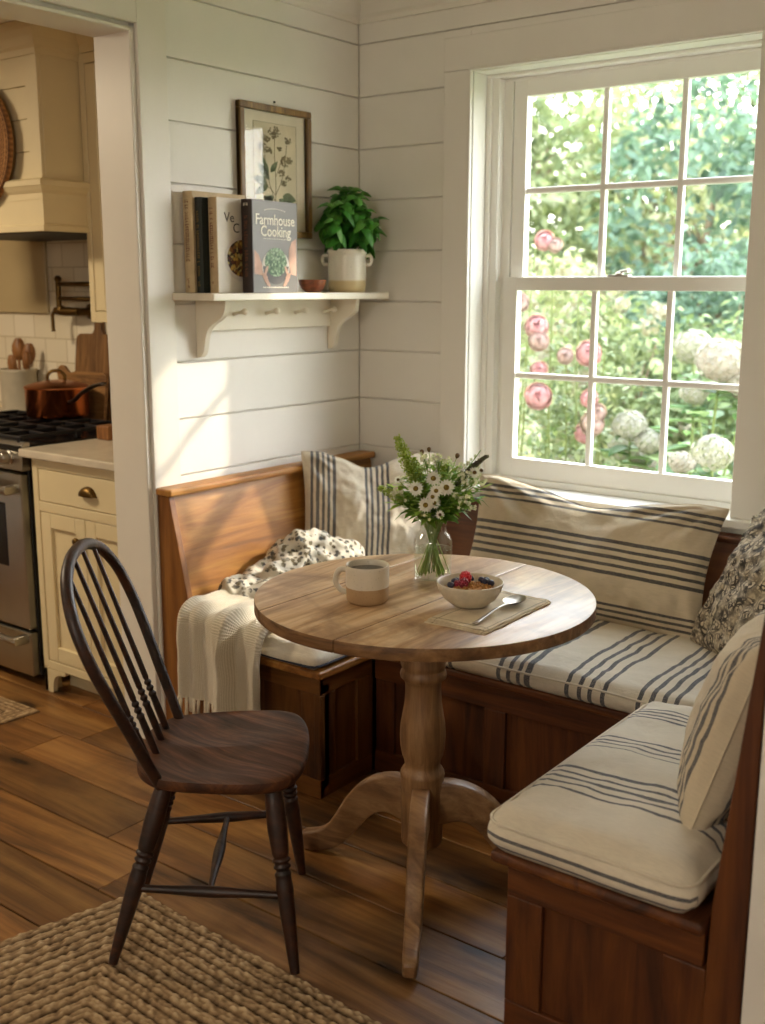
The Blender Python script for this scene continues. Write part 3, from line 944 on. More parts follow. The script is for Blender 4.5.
# ------------------------------------------------------------------ crumpled floral quilt
def m_quilt():
    t = NT('white quilt with a dark flower print')
    tc = t.coord('Object')
    v1 = t.n('TexVoronoi', {'Vector': tc, 'Scale': 52.}, feature='F1').outputs['Distance']
    nz = t.noise(tc, 120, 3, .6); n3 = t.noise(tc, 22, 2)
    f = t.math('ADD', t.math('MULTIPLY', v1, .9), t.math('MULTIPLY', nz, .55))
    m = t.ramp(f, [(.61, gray(1)), (.70, gray(0))])
    m = t.math('MULTIPLY', m, t.ramp(n3, [(.30, gray(.25)), (.42, gray(.95))]))
    hue = t.ramp(t.noise(tc, 30, 1), [(.45, hx('3A3B3C')), (.55, hx('6B6048'))])
    col = t.mix(m, hx('CEC7B7'), hue)
    t.pbsdf(col, .93, 0, t.bump(t.noise(tc, 40, 5, .65), .45, .012))
    return t.mat
M_q = m_quilt()
def fold_line(t):
    """spine of the heap, from its near end up along the bench back to the pillow"""
    return Vector(catq[min(len(catq) - 1, int(t * (len(catq) - 1)))])
qt = thing('blanket', 'crumpled off-white blanket with a dark floral print heaped against the left bench back', 'blanket', (.25, -.62, .47))
g = G()
def roll(path, rad, seed, flat=.75, n=22):
    pts = catm(path, 9)
    k = len(pts); vs = []; fs = []
    for i, p in enumerate(pts):
        p = Vector(p); a = Vector(pts[max(i - 1, 0)]); b = Vector(pts[min(i + 1, k - 1)])
        t_ = (b - a).normalized(); up = Vector((0, 0, 1)); up = (up - t_ * up.dot(t_)).normalized(); w_ = t_.cross(up)
        e = i / (k - 1); en = min(1, (min(e, 1 - e) / .13 + .05)) ** .5
        for j in range(n):
            an = 2 * PI * j / n
            r = rad * en
            q = p + up * (r * flat * sin(an)) + w_ * (r * cos(an))
            nn = noise.noise(q * 9 + Vector((seed, 0, 0))); n2 = noise.noise(q * 21 + Vector((seed, 4, 0))); n3 = abs(noise.noise(q * 15 + Vector((0, seed, 0))))
            q += (up * sin(an) + w_ * cos(an)) * (nn * .024 + n2 * .014 - n3 * .045)
            q.z = max(q.z, .492); q.x = max(q.x, .152 - (q.z - .41) * .203 + .01)
            vs.append(q)
    for i in range(k - 1):
        for j in range(n):
            j2 = (j + 1) % n
            fs.append((i * n + j, i * n + j2, (i + 1) * n + j2, (i + 1) * n + j))
    fs.append(tuple(reversed(range(n)))); fs.append(tuple(range((k - 1) * n, k * n)))
    g.add(vs, fs)
roll([(.185, -.965, .515), (.205, -.86, .535), (.20, -.75, .56), (.195, -.66, .60), (.21, -.56, .615), (.25, -.47, .59), (.29, -.41, .54)], .062, 1, .7)
roll([(.215, -.93, .51), (.29, -.86, .525), (.345, -.77, .53), (.36, -.66, .535), (.34, -.55, .535), (.30, -.46, .525)], .055, 4, .75)
roll([(.20, -.70, .62), (.24, -.62, .645), (.28, -.53, .635), (.32, -.46, .60), (.36, -.40, .545)], .05, 8, .75)
roll([(.27, -.84, .53), (.265, -.73, .575), (.28, -.62, .60), (.31, -.53, .585), (.35, -.47, .54)], .058, 12, .8)
o = g.build('cloth', M_q, None, True)
COL.objects.unlink(o); bpy.data.objects.remove(qt)
rm = o.modifiers.new('merge', 'REMESH'); rm.mode = 'VOXEL'; rm.voxel_size = .006
sm_ = o.modifiers.new('soft', 'SMOOTH'); sm_.factor = .5; sm_.iterations = 2
COL.objects.link(o)
dg = bpy.context.evaluated_depsgraph_get(); dg.update()
me2 = bpy.data.meshes.new_from_object(o.evaluated_get(dg)); o.modifiers.clear(); o.data = me2
me2.polygons.foreach_set('use_smooth', [True] * len(me2.polygons))
o.name = 'blanket'; recentre(o); tag(o, 'crumpled off-white blanket with a dark floral print heaped against the left bench back', 'blanket')

# ------------------------------------------------------------------ cream knitted throw
def m_knit():
    t = NT('cream knit')
    uv = t.n('TexCoord').outputs['UV']
    co = t.n('Mapping', {'Vector': uv, 'Scale': (58, 120, 1)}).outputs[0]
    sx = t.n('SeparateXYZ', {0: co})
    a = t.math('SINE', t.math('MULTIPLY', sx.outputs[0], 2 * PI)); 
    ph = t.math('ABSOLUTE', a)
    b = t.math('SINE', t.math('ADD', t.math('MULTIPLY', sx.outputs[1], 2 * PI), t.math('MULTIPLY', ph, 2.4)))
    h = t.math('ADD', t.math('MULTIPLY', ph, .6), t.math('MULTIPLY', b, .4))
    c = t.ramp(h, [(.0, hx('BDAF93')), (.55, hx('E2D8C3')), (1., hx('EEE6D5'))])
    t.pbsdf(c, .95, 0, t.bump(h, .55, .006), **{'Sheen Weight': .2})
    return t.mat
M_knit = m_knit()
M_fringe = m_plain('cream fringe yarn', 'DDD2BC', .95, 0, .08, 40, bump=.4)
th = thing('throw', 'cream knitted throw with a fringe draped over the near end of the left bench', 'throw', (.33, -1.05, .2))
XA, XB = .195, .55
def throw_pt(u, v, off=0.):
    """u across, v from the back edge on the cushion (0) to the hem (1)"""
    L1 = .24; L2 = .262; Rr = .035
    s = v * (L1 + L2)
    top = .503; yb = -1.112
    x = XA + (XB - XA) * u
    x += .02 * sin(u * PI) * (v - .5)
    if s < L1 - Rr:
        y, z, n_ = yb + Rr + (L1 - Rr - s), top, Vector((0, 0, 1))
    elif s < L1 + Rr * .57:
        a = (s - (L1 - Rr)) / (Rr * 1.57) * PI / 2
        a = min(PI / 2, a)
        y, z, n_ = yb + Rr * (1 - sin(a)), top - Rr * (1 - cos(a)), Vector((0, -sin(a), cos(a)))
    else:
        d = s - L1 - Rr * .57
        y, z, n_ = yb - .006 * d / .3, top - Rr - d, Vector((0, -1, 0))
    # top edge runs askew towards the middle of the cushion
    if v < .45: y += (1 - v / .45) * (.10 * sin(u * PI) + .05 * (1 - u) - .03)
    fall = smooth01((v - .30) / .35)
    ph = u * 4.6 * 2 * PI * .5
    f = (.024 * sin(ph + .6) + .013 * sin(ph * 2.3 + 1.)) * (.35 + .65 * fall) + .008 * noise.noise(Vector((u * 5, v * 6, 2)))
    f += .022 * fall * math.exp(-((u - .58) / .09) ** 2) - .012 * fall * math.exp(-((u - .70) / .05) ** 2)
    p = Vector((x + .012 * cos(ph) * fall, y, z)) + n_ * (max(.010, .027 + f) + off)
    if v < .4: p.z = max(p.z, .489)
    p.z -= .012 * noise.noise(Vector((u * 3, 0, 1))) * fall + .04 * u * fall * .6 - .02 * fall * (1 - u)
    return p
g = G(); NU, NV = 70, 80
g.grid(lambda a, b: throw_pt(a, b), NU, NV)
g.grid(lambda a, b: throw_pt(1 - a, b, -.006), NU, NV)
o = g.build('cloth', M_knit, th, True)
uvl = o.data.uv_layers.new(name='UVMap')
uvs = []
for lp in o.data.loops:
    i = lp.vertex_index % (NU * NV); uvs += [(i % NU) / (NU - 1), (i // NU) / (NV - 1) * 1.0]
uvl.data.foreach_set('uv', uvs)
g = G(); rf = random.Random(4)
for i in range(30):
    u = (i + .5) / 30
    p = throw_pt(u, 1., -.003); q = throw_pt(min(1, u + .01), 1.)
    L = rf.uniform(.042, .056); sx_ = rf.uniform(-.008, .008); sy_ = rf.uniform(-.004, .008)
    pts = [p + Vector((0, 0, .004)), p + Vector((sx_ * .2, 0, -.008)), p + Vector((sx_ * .5, -sy_ * .4, -L * .5)), p + Vector((sx_, -sy_, -L))]
    g.tube(pts, [.0035, .0058, .0048, .0062], 6)
g.build('fringe', M_fringe, th, True)
# ------------------------------------------------------------------ wall shelf
M_shelf = m_paint('shelf paint', 'E4DCCA', .4)
SH = 1.475
sh = thing('wall_shelf', 'white painted wall shelf with two scrolled brackets and a row of pegs beneath', 'shelf', (.1, -.515, 1.268))
g = G(); g.bev(.001, .2, -.962, -.075, SH - .023, SH, .004, 3); g.build('board', M_shelf, sh)
bpz = catm([(.005, 1.268), (.02, 1.272), (.032, 1.285), (.038, 1.305), (.045, 1.335), (.058, 1.360), (.082, 1.378), (.105, 1.390), (.124, 1.404), (.134, 1.425), (.138, 1.452)], 4)
for y_ in (-.852, -.192):
    g = G(); g.prism([(.001, 1.452), (.001, 1.268)] + bpz, y_, y_ + .022, 'xz', .002); g.build('bracket', M_shelf, sh)
g = G(); g.bev(.001, .019, -.83, -.192, 1.352, SH - .023, .003, 2)
rail = g.build('peg_rail', M_shelf, sh)
for y_ in (-.695, -.54, -.39, -.237):
    g = G(); g.lathe([(.0075, 0), (.006, .012), (.0055, .03), (.0075, .04), (.0105, .046), (.0112, .052), (.009, .058), (.004, .061)], 18, Matrix.Translation((.019, y_, 1.405)) @ Matrix.Rotation(math.radians(80), 4, 'Y'))
    g.build('peg', M_shelf, rail, 45)

# ------------------------------------------------------------------ books
M_page = m_plain('book pages', 'D9CDB4', .9, 0, .1, 60)
def book_root(label, x0, y0, w, h, th, rz=0., tilt=0.):
    """x0, y0: near lower corner of the spine on the wall side; spine faces -y, front cover faces +x"""
    t = thing('book', label, 'book', (x0, y0, SH), 'cookbooks on the wall shelf')
    t.rotation_euler = (tilt, 0, rz)
    return t
def book(label, x0, y0, w, h, th, cover, spine=None, rz=0., tilt=0.):
    t = book_root(label, x0, y0, w, h, th, rz, tilt)
    g = G(); c = .0025
    g.bev(0, c, .002, w, .0005, h, .0008, 1); g.bev(th - c, th, .002, w, .0005, h, .0008, 1)
    g.build('cover', cover, t, local=True)
    g = G(); n = 8
    out = [(th * i / n, -.005 * sin(PI * i / n)) for i in range(n + 1)]
    poly = out + [(th, .004), (0, .004)]
    g.prism(poly, .0005, h, 'xy', .0005); g.build('spine', spine or cover, t, local=True)
    g = G(); g.box(c, th - c, .004, w - .004, .003, h - .004); g.build('page_block', M_page, t, local=True)
    return t
def letters(txt, size, M, mat, name, parent, depth=.0004, space=1., bold=0.):
    cu = bpy.data.curves.new(name, 'FONT'); cu.body = txt; cu.size = size; cu.align_x = 'CENTER'; cu.align_y = 'CENTER'; cu.extrude = depth
    cu.space_character = space; cu.offset = bold; cu.resolution_u = 3
    ob = bpy.data.objects.new(name, cu); COL.objects.link(ob)
    dg = bpy.context.evaluated_depsgraph_get(); dg.update()
    me = bpy.data.meshes.new_from_object(ob.evaluated_get(dg))
    bpy.data.objects.remove(ob)
    me.transform(M); me.materials.clear(); me.materials.append(mat)
    o = bpy.data.objects.new(name, me); COL.objects.link(o); o.parent = parent
    return o
def cover_M(x, y, z):        # text on the front cover: reads along +y, up = z, faces +x
    return Matrix(((0, 0, 1, x), (1, 0, 0, y), (0, 1, 0, z), (0, 0, 0, 1)))
def spine_M(x, y, z):        # text down the spine: reads along -z, faces -y
    return Matrix(((0, 1, 0, x), (0, 0, -1, y), (-1, 0, 0, z), (0, 0, 0, 1)))
def spine_marks(parent, th, z0, z1, mat, seed, wd=.012, name='spine_lettering'):
    """small worn printing down a spine"""
    r = random.Random(seed); g = G(); z = z1
    while z > z0:
        L = r.uniform(.003, .007)
        if r.random() > .16:
            w_ = wd * r.uniform(.6, 1.)
            g.box(th / 2 - w_ / 2, th / 2 + w_ / 2, -.0056, -.0050, z - L * .35, z)
            g.box(th / 2 - w_ / 2, th / 2 - w_ / 4, -.0056, -.0050, z - L * .9, z)
            if r.random() > .5: g.box(th / 2 + w_ / 4, th / 2 + w_ / 2, -.0056, -.0050, z - L * .9, z)
        z -= L * 1.25
    return g.build(name, mat, parent, local=True)
M_bcream = m_plain('cream book cloth', 'C9B38F', .75, 0, .08, 25); M_bgreen = m_plain('dark green book cloth', '1B241E', .6, 0, .1, 25)
M_bwhite = m_plain('pale book cover', 'D9D0C2', .5, 0, .05, 20); M_btan = m_plain('tan spine', 'C2A984', .7, 0, .08, 25)
M_bgrey = m_plain('grey book cover', '6F6A66', .45, 0, .06, 12); M_bbrown = m_plain('brown spine', '2A1C17', .5, 0, .1, 20)
M_ingold = m_plain('gilt lettering', '9A7A45', .5, .3); M_inwhite = m_plain('white print', 'E9E2D2', .6); M_inbrown = m_plain('brown print', '7A4A34', .7)
M_inred = m_plain('red print', '8A4B3A', .7); M_ingrey = m_plain('grey print', '4E4740', .7)
k1 = book('tall cream cloth cookbook at the wall end of the shelf row, spine out', .008, -.898, .235, .312, .043, M_bcream, rz=.0, tilt=math.radians(.0))
spine_marks(k1, .043, .10, .285, M_inbrown, 1, .017); spine_marks(k1, .043, .02, .045, M_inbrown, 11, .008, 'spine_emblem')
k2 = book('dark green cookbook between the tall cream book and the pale book', .053, -.89, .215, .292, .031, M_bgreen)
spine_marks(k2, .031, .05, .25, M_ingold, 2, .011); spine_marks(k2, .031, .018, .035, M_ingold, 12, .010, 'spine_emblem')
k3 = book('pale cookbook with a bowl on its cover, behind the grey book', .087, -.866, .225, .292, .036, M_bwhite, M_btan)
spine_marks(k3, .036, .08, .26, M_inbrown, 3, .014); spine_marks(k3, .036, .02, .035, M_inbrown, 13, .008, 'spine_emblem')
k4 = book('grey cookbook facing out at the front of the shelf row, with a white title', .1365, -.770, .236, .29, .043, M_bgrey, M_bbrown, rz=math.radians(5))
spine_marks(k4, .043, .05, .25, M_inbrown, 4, .013); spine_marks(k4, .043, .27, .278, M_inwhite, 14, .02, 'spine_emblem')
# covers
M_peas = None
def m_specks(name, cols, scale):
    t = NT(name)
    v = t.n('TexVoronoi', {'Vector': t.coord('Object'), 'Scale': scale}, feature='F1')
    s_ = t.n('SeparateColor', {0: v.outputs['Color']}).outputs[0]
    c = t.ramp(s_, [(i / len(cols), hx(q)) for i, q in enumerate(cols)], 'CONSTANT')
    e = t.ramp(v.outputs['Distance'], [(.2, gray(1)), (.65, gray(.55))])
    t.pbsdf(t.mix(1., c, e, 'MULTIPLY'), .6)
    return t.mat
M_greens = m_specks('printed green peas and leaves', ['5E7F5A', '7E9C74', 'A7BD9B', '3F6044', '8FAE86'], 130)
M_food = m_specks('printed fruit and grains', ['8A5A2A', 'C9A24D', '5A2A22', 'D8C27A', '3E2A20'], 90)
M_skin = m_plain('printed hands', 'C9A08C', .6, 0, .12, 30); M_pbowl = m_plain('printed bowl', '4A4442', .5, 0, .1, 30); M_pcloth = m_plain('printed pale cloth', 'D6CCC2', .6, 0, .08, 30)
def flat(parent, name, poly, x, mat):
    g = G(); g.prism([(p[0], p[1]) for p in poly], x, x + .0004, 'yz'); return g.build(name, mat, parent, local=True)
def ell(cy, cz, ry, rz_, n=28, a0=0, a1=360, ph=0):
    return [(cy + ry * cos(math.radians(a0 + (a1 - a0) * i / n)) * cos(ph) - rz_ * sin(math.radians(a0 + (a1 - a0) * i / n)) * sin(ph),
             cz + ry * cos(math.radians(a0 + (a1 - a0) * i / n)) * sin(ph) + rz_ * sin(math.radians(a0 + (a1 - a0) * i / n)) * cos(ph)) for i in range(n + (1 if a1 - a0 < 360 else 0))]
X4 = .043
letters('Farmhouse', .047, cover_M(X4 + .0008, .118, .229), M_inwhite, 'title', k4, space=.98, bold=.0006)
letters('Cooking', .047, cover_M(X4 + .0008, .120, .193), M_inwhite, 'title', k4, space=.98, bold=.0006)
g = G()
for i in range(14):
    g.box(X4, X4 + .0005, .062 + i * .008, .067 + i * .008, .258 + .006 * sin(PI * (i + .5) / 14), .2605 + .006 * sin(PI * (i + .5) / 14))
g.build('small_print', M_inwhite, k4, local=True); g = G()
for i in range(14): g.box(X4, X4 + .0005, .055 + i * .009, .061 + i * .009, .170, .1722)
g.build('small_print', M_inwhite, k4, local=True); g = G()
for i in range(14): g.box(X4, X4 + .0005, .05 + i * .0098, .057 + i * .0098, .016, .0195)
g.build('small_print', M_inwhite, k4, local=True)
# picture: two forearms and hands holding a bowl of greens
flat(k4, 'picture_sleeve', [(.008, .06), (.008, .135), (.03, .12), (.045, .09), (.05, .055)], X4 + .0001, M_skin)
flat(k4, 'picture_sleeve', [(.228, .055), (.228, .175), (.205, .165), (.19, .14), (.188, .10), (.198, .06)], X4 + .0001, M_skin)
flat(k4, 'picture_cloth', ell(.118, .084, .072, .055), X4 + .0002, M_pcloth)
flat(k4, 'picture_bowl', ell(.118, .085, .068, .058, 28, 180, 360), X4 + .0005, M_pbowl)
flat(k4, 'picture_greens', ell(.118, .098, .058, .046), X4 + .0008, M_greens)
for s_, cy in ((1, .058), (-1, .182)):
    for i, (dy, dz, ln) in enumerate(((0, .0, .03), (.004, -.010, .029), (.010, -.019, .026), (.017, -.027, .021))):
        flat(k4, 'picture_finger', ell(cy + s_ * dy, .055 + dz, ln * .55, .0058, 14, 0, 360, math.radians(-28 * s_)), X4 + .0011 + .0002 * i, M_skin)
    flat(k4, 'picture_finger', ell(cy + s_ * .008, .070, .006, .019, 14, 0, 360, math.radians(-30 * s_)), X4 + .0011, M_skin)
X3 = .036
letters('Ve', .042, cover_M(X3 + .0006, .055, .232), M_ingrey, 'title', k3); letters('C', .042, cover_M(X3 + .0006, .085, .200), M_ingrey, 'title', k3)
flat(k3, 'picture_bowl', ell(.115, .105, .085, .07), X3 + .0002, M_pcloth); flat(k3, 'picture_food', ell(.112, .108, .07, .058), X3 + .0005, M_food)

# ------------------------------------------------------------------ framed botanical print
M_frame = m_wood('antique gilt frame', '3E2A12', '7A5A2C', 'A5813F', 'z', .4, 1.5, 0, None, .2)
M_mat = m_plain('cream picture mount', 'D9CFB8', .8, 0, .04, 10); M_paper = m_plain('aged paper', 'D2C6A8', .85, 0, .08, 8)
M_dr = m_plain('sepia ink wash', '7A6F52', .85, 0, .2, 60); M_dg = m_plain('green ink wash', '6F7A5C', .85, 0, .2, 60)
FY0, FY1, FZ0, FZ1 = -.652, -.298, 1.662, 2.09
pf = thing('picture_frame', 'framed botanical drawing in a narrow brown and gilt frame on the left wall', 'picture', (.016, (FY0 + FY1) / 2, FZ0))
g = G(); fw_ = .022
for (a, b, c_, d) in ((FY0, FY1, FZ1 - fw_, FZ1), (FY0, FY1, FZ0, FZ0 + fw_), (FY0, FY0 + fw_, FZ0 + fw_, FZ1 - fw_), (FY1 - fw_, FY1, FZ0 + fw_, FZ1 - fw_)):
    g.bev(.003, .026, a, b, c_, d, .004, 2)
    g.bev(.003, .020, a - .0 if a == FY0 else a, b, c_, d, .002, 1)
g.build('frame', M_frame, pf)
g = G(); g.box(.006, .010, FY0 + .01, FY1 - .01, FZ0 + .01, FZ1 - .01); g.build('mount', M_mat, pf)
PY0, PY1, PZ0, PZ1 = -.578, -.365, 1.73, 2.035
g = G(); g.box(.0105, .0112, PY0, PY1, PZ0, PZ1); pp = g.build('print', M_paper, pf)
g = G()
for a, b, c_, d in ((PY0, PY1, PZ1 - .001, PZ1), (PY0, PY1, PZ0, PZ0 + .001), (PY0, PY0 + .001, PZ0, PZ1), (PY1 - .001, PY1, PZ0, PZ1)): g.box(.0112, .0116, a, b, c_, d)
g.build('border_line', M_dr, pp)
gs, gl = G(), G(); rb = random.Random(9)
def stroke(pts, w_, g_):
    pts = catm(pts, 6)
    for a, b in zip(pts, pts[1:]):
        d = Vector((b[0] - a[0], b[1] - a[1])); n_ = Vector((-d.y, d.x)).normalized() * w_
        g_.prism([(a[0] - n_.x, a[1] - n_.y), (b[0] - n_.x, b[1] - n_.y), (b[0] + n_.x, b[1] + n_.y), (a[0] + n_.x, a[1] + n_.y)], .0113, .0117, 'yz')
def dleaf(y_, z_, L, W, an, g_):
    p = []
    for i in range(9):
        t = i / 8; p.append((t * L, W * sin(PI * t ** .8) * .5))
    p += [(q[0], -q[1]) for q in reversed(p[1:-1])]
    ca, sa = cos(an), sin(an)
    g_.prism([(y_ + a * ca - b * sa, z_ + a * sa + b * ca) for a, b in p], .0114, .0118, 'yz')
def floret(y_, z_, R, n, g_):
    for i in range(int(n * 2.2)):
        a = rb.random() * 6.28; r = 1.15 * R * math.sqrt(rb.random()); s_ = rb.uniform(.0022, .0042)
        g_.prism([(y_ + r * cos(a) + s_ * cos(b * PI / 3), z_ + r * sin(a) * .8 + s_ * sin(b * PI / 3)) for b in range(6)], .0114 + .00002 * i, .0119 + .00002 * i, 'yz')
base_ = (-.462, 1.745)
stroke([base_, (-.458, 1.84), (-.462, 1.93), (-.46, 2.0)], .0012, gs)
stroke([(-.46, 1.80), (-.43, 1.86), (-.415, 1.93), (-.41, 1.97)], .001, gs); stroke([(-.462, 1.78), (-.485, 1.84), (-.50, 1.90), (-.505, 1.95)], .001, gs)
stroke([(-.459, 1.86), (-.44, 1.90), (-.43, 1.93)], .001, gs); stroke([(-.46, 1.80), (-.48, 1.82), (-.515, 1.84)], .001, gs)
floret(-.462, 2.005, .022, 26, gs); floret(-.497, 1.985, .014, 14, gs); floret(-.512, 1.955, .016, 16, gs); floret(-.485, 1.945, .012, 10, gs); floret(-.405, 1.985, .012, 10, gs)
floret(-.418, 1.915, .018, 18, gs); floret(-.44, 1.955, .008, 7, gs); floret(-.40, 1.92, .012, 9, gs); floret(-.435, 1.875, .012, 10, gs); floret(-.405, 1.86, .010, 8, gs); floret(-.425, 1.845, .011, 9, gs)
for y_, z_, L, W, an in ((-.485, 1.85, .075, .028, 2.3), (-.49, 1.86, .07, .022, 1.9), (-.495, 1.84, .06, .03, 2.9), (-.49, 1.835, .07, .026, 3.7), (-.47, 1.80, .055, .026, 3.9), (-.46, 1.76, .055, .035, 3.6),
                         (-.445, 1.79, .07, .04, -.7), (-.43, 1.80, .06, .035, -.2), (-.45, 1.77, .055, .035, -1.2), (-.47, 1.77, .05, .03, 2.6), (-.48, 1.875, .05, .02, .9)):
    dleaf(y_, z_, L, W, an, gl)
for q_ in (gs, gl): q_.v = [(v[0], -.476 + (v[1] + .462) * 1.18, v[2]) for v in q_.v]
gs.build('drawing_stems', M_dr, pp); gl.build('drawing_leaves', M_dg, pp)
g = G(); g.box(.0175, .019, FY0 + .018, FY1 - .018, FZ0 + .018, FZ1 - .018); g.build('glass', m_clear('picture glass', 'FFFFFF', .04, .04), pf)
g = G(); g.lathe([(.0035, 0), (.0035, .004), (.0015, .006)], 10, Matrix.Translation((.0005, -.462, 2.106)) @ Matrix.Rotation(PI / 2, 4, 'Y'))
o = g.build('nail', M_iron, None, 40); recentre(o); tag(o, 'small dark nail in the wall above the framed drawing', 'nail')

# ------------------------------------------------------------------ small bowl and potted basil
M_terra = m_wood('turned brown wood', '4A2012', '7E4226', 'A5623B', 'x', .4, 2., 0, None, .05)
bo = thing('bowl', 'small brown wooden bowl on the shelf between the grey book and the basil', 'bowl', (.115, -.405, SH))
g = G(); bowl_pr = [(.018, 0), (.026, .002), (.038, .013), (.045, .028), (.048, .041), (.0485, .044), (.046, .044), (.043, .03), (.036, .015), (.02, .006), (.001, .005)]
g.lathe(bowl_pr, 40, Matrix.Translation((.115, -.405, SH)), capt=False); g.build('body', M_terra, bo, True)
def m_crock():
    t = NT('cream stoneware with a bare clay foot')
    z = t.n('SeparateXYZ', {0: t.n('TexCoord').outputs['Object']}).outputs[2]
    nz = t.noise(t.coord('Object'), 18, 4)
    f = t.math('ADD', z, t.math('MULTIPLY', t.math('SUBTRACT', nz, .5), .006))
    c = t.ramp(t.math('MULTIPLY', f, 5.), [(.195, hx('C7B184')), (.225, hx('DDD5C4'))])
    sp = t.ramp(t.noise(t.coord('Object'), 130, 2), [(.66, gray(1)), (.74, gray(.72))])
    t.pbsdf(t.mix(1., c, sp, 'MULTIPLY'), .3)
    return t.mat
M_crock = m_crock()
PB = Vector((.10, -.197, SH))
pb = thing('potted_basil', 'leafy green basil plant in a two-handled cream stoneware crock on the shelf', 'plant', tuple(PB))
g = G(); g.lathe([(.060, 0), (.0655, .004), (.068, .02), (.0685, .10), (.067, .125), (.0665, .132), (.0705, .138), (.072, .146), (.070, .151), (.066, .151), (.0645, .14), (.064, .11)], 48, None, capt=False)
g.build('pot', M_crock, pb, 60, local=True)
rtv = Vector((.795, .606, 0))
for s_ in (-1, 1):
    g = G(); d = rtv * s_
    g.tube(catm([tuple(d * .066 + Vector((0, 0, .128))), tuple(d * .082 + Vector((0, 0, .130))), tuple(d * .088 + Vector((0, 0, .115))), tuple(d * .082 + Vector((0, 0, .099))), tuple(d * .066 + Vector((0, 0, .098)))], 5), .0065, 10)
    g.build('handle', M_crock, pb, True, local=True)
g = G(); g.lathe([(.064, .128), (.04, .131), (.001, .133)], 24, None, capb=True); g.build('soil', m_plain('potting soil', '2A1C12', 1., 0, .3, 90, bump=.6), pb, True, local=True)
M_basil = m_leaf('basil leaf', ['24561C', '347527', '4F9038', '74AC4C'], .25, .38, 40)
g = G(); gst = G(); rb = random.Random(21)
def bleaf(p, d, up, L, W, tone):
    d = Vector(d).normalized(); up = Vector(up); up = (up - d * up.dot(d)).normalized(); w_ = d.cross(up)
    nu_, nv_ = 5, 7; vs = []
    for j in range(nv_):
        t = j / (nv_ - 1); prf = (sin(PI * min(1, t * .90 + .06) ** .8)) ** .7
        for i in range(nu_):
            u = i / (nu_ - 1) * 2 - 1
            q = Vector(p) + d * (L * t) + w_ * (W / 2 * u * prf) + up * (-.42 * L * t * t + .30 * W * (1 - abs(u) ** 1.6) * sin(PI * t) + .0 - .10 * W * abs(u) * .4)
            vs.append(q)
    fs = [(j * nu_ + i, j * nu_ + i + 1, (j + 1) * nu_ + i + 1, (j + 1) * nu_ + i) for j in range(nv_ - 1) for i in range(nu_ - 1)]
    g.add(vs, fs, 0, None, tone)
for s_ in range(17):
    a = s_ * 2.4 + rb.uniform(-.3, .3); R = .105 * math.sqrt((s_ + .6) / 17)
    tip = Vector((R * cos(a), R * sin(a), .355 - 1.2 * R * R * 8 + rb.uniform(-.035, .012)))
    b0 = Vector((R * .3 * cos(a), R * .3 * sin(a), .13))
    mid = b0.lerp(tip, .55) + Vector((0, 0, .015))
    path = catm([tuple(b0), tuple(mid), tuple(tip)], 6)
    gst.tube(path, .0022, 6)
    for kk in range(5):
        t = .35 + .65 * kk / 4
        p = Vector(path[min(len(path) - 1, int(t * (len(path) - 1)))])
        for q in range(2 if kk < 4 else 4):
            an = a + kk * 1.57 + q * (PI if kk < 4 else PI / 2) + rb.uniform(-.35, .35)
            el = rb.uniform(-.75, .1) if kk < 4 else rb.uniform(-.3, .5)
            d = Vector((cos(an) * cos(el), sin(an) * cos(el), sin(el)))
            L = rb.uniform(.055, .082) * (1 if kk < 4 else .7)
            if p.x + d.x * L < -.092: d.x = abs(d.x) * .3
            bleaf(p, d, (0, 0, 1), L, L * rb.uniform(.66, .82), min(1, max(0, .25 + .45 * t + rb.uniform(-.25, .25))))
gst.build('stems', m_plain('basil stem', '4F7A35', .5), pb, True, local=True)
g.build('foliage', M_basil, pb, True, attr=True, local=True)
# ------------------------------------------------------------------ mug
def m_mug():
    t = NT('cream glaze over bare clay')
    z = t.n('SeparateXYZ', {0: t.n('TexCoord').outputs['Object']}).outputs[2]
    nz = t.noise(t.coord('Object'), 30, 4)
    f = t.math('ADD', z, t.math('MULTIPLY', t.math('SUBTRACT', nz, .5), .004))
    k = t.ramp(t.math('MULTIPLY', f, 10.), [(.395, gray(0)), (.41, gray(1))])
    c = t.mix(k, hx('A98B66'), hx('CFC6B4'))
    sp = t.ramp(t.noise(t.coord('Object'), 260, 2), [(.64, gray(1)), (.72, gray(.66))])
    t.pbsdf(t.mix(1., c, sp, 'MULTIPLY'), t.ramp(k, [(0, gray(.75)), (1, gray(.28))]))
    return t.mat
M_mug = m_mug()
MC = Vector((1.089, -1.338, TT))
mg = thing('mug', 'cream and bare clay stoneware mug of black coffee on the round table', 'mug', tuple(MC))
g = G(); g.lathe([(.039, 0), (.046, .002), (.0505, .008), (.0515, .03), (.0515, .04), (.0522, .044), (.0525, .085), (.0528, .091), (.0515, .0935), (.049, .092), (.0485, .08), (.048, .01), (.001, .009)], 48, None, capt=False)
g.build('body', M_mug, mg, 60, local=True)
hd = Vector((-.86, -.5, 0)).normalized()
g = G(); g.tube(catm([tuple(hd * .050 + Vector((0, 0, .078))), tuple(hd * .066 + Vector((0, 0, .078))), tuple(hd * .076 + Vector((0, 0, .064))), tuple(hd * .077 + Vector((0, 0, .045))), tuple(hd * .066 + Vector((0, 0, .028))), tuple(hd * .050 + Vector((0, 0, .022)))], 7), .0068, 12, flat=1.)
g.build('handle', m_plain('cream glaze', 'CFC6B4', .28, 0, .05, 40), mg, True, local=True)
g = G(); g.lathe([(.0482, .079), (.001, .0792)], 32, None, capb=True); g.build('coffee', m_plain('black coffee', '150A05', .06), mg, True, local=True)

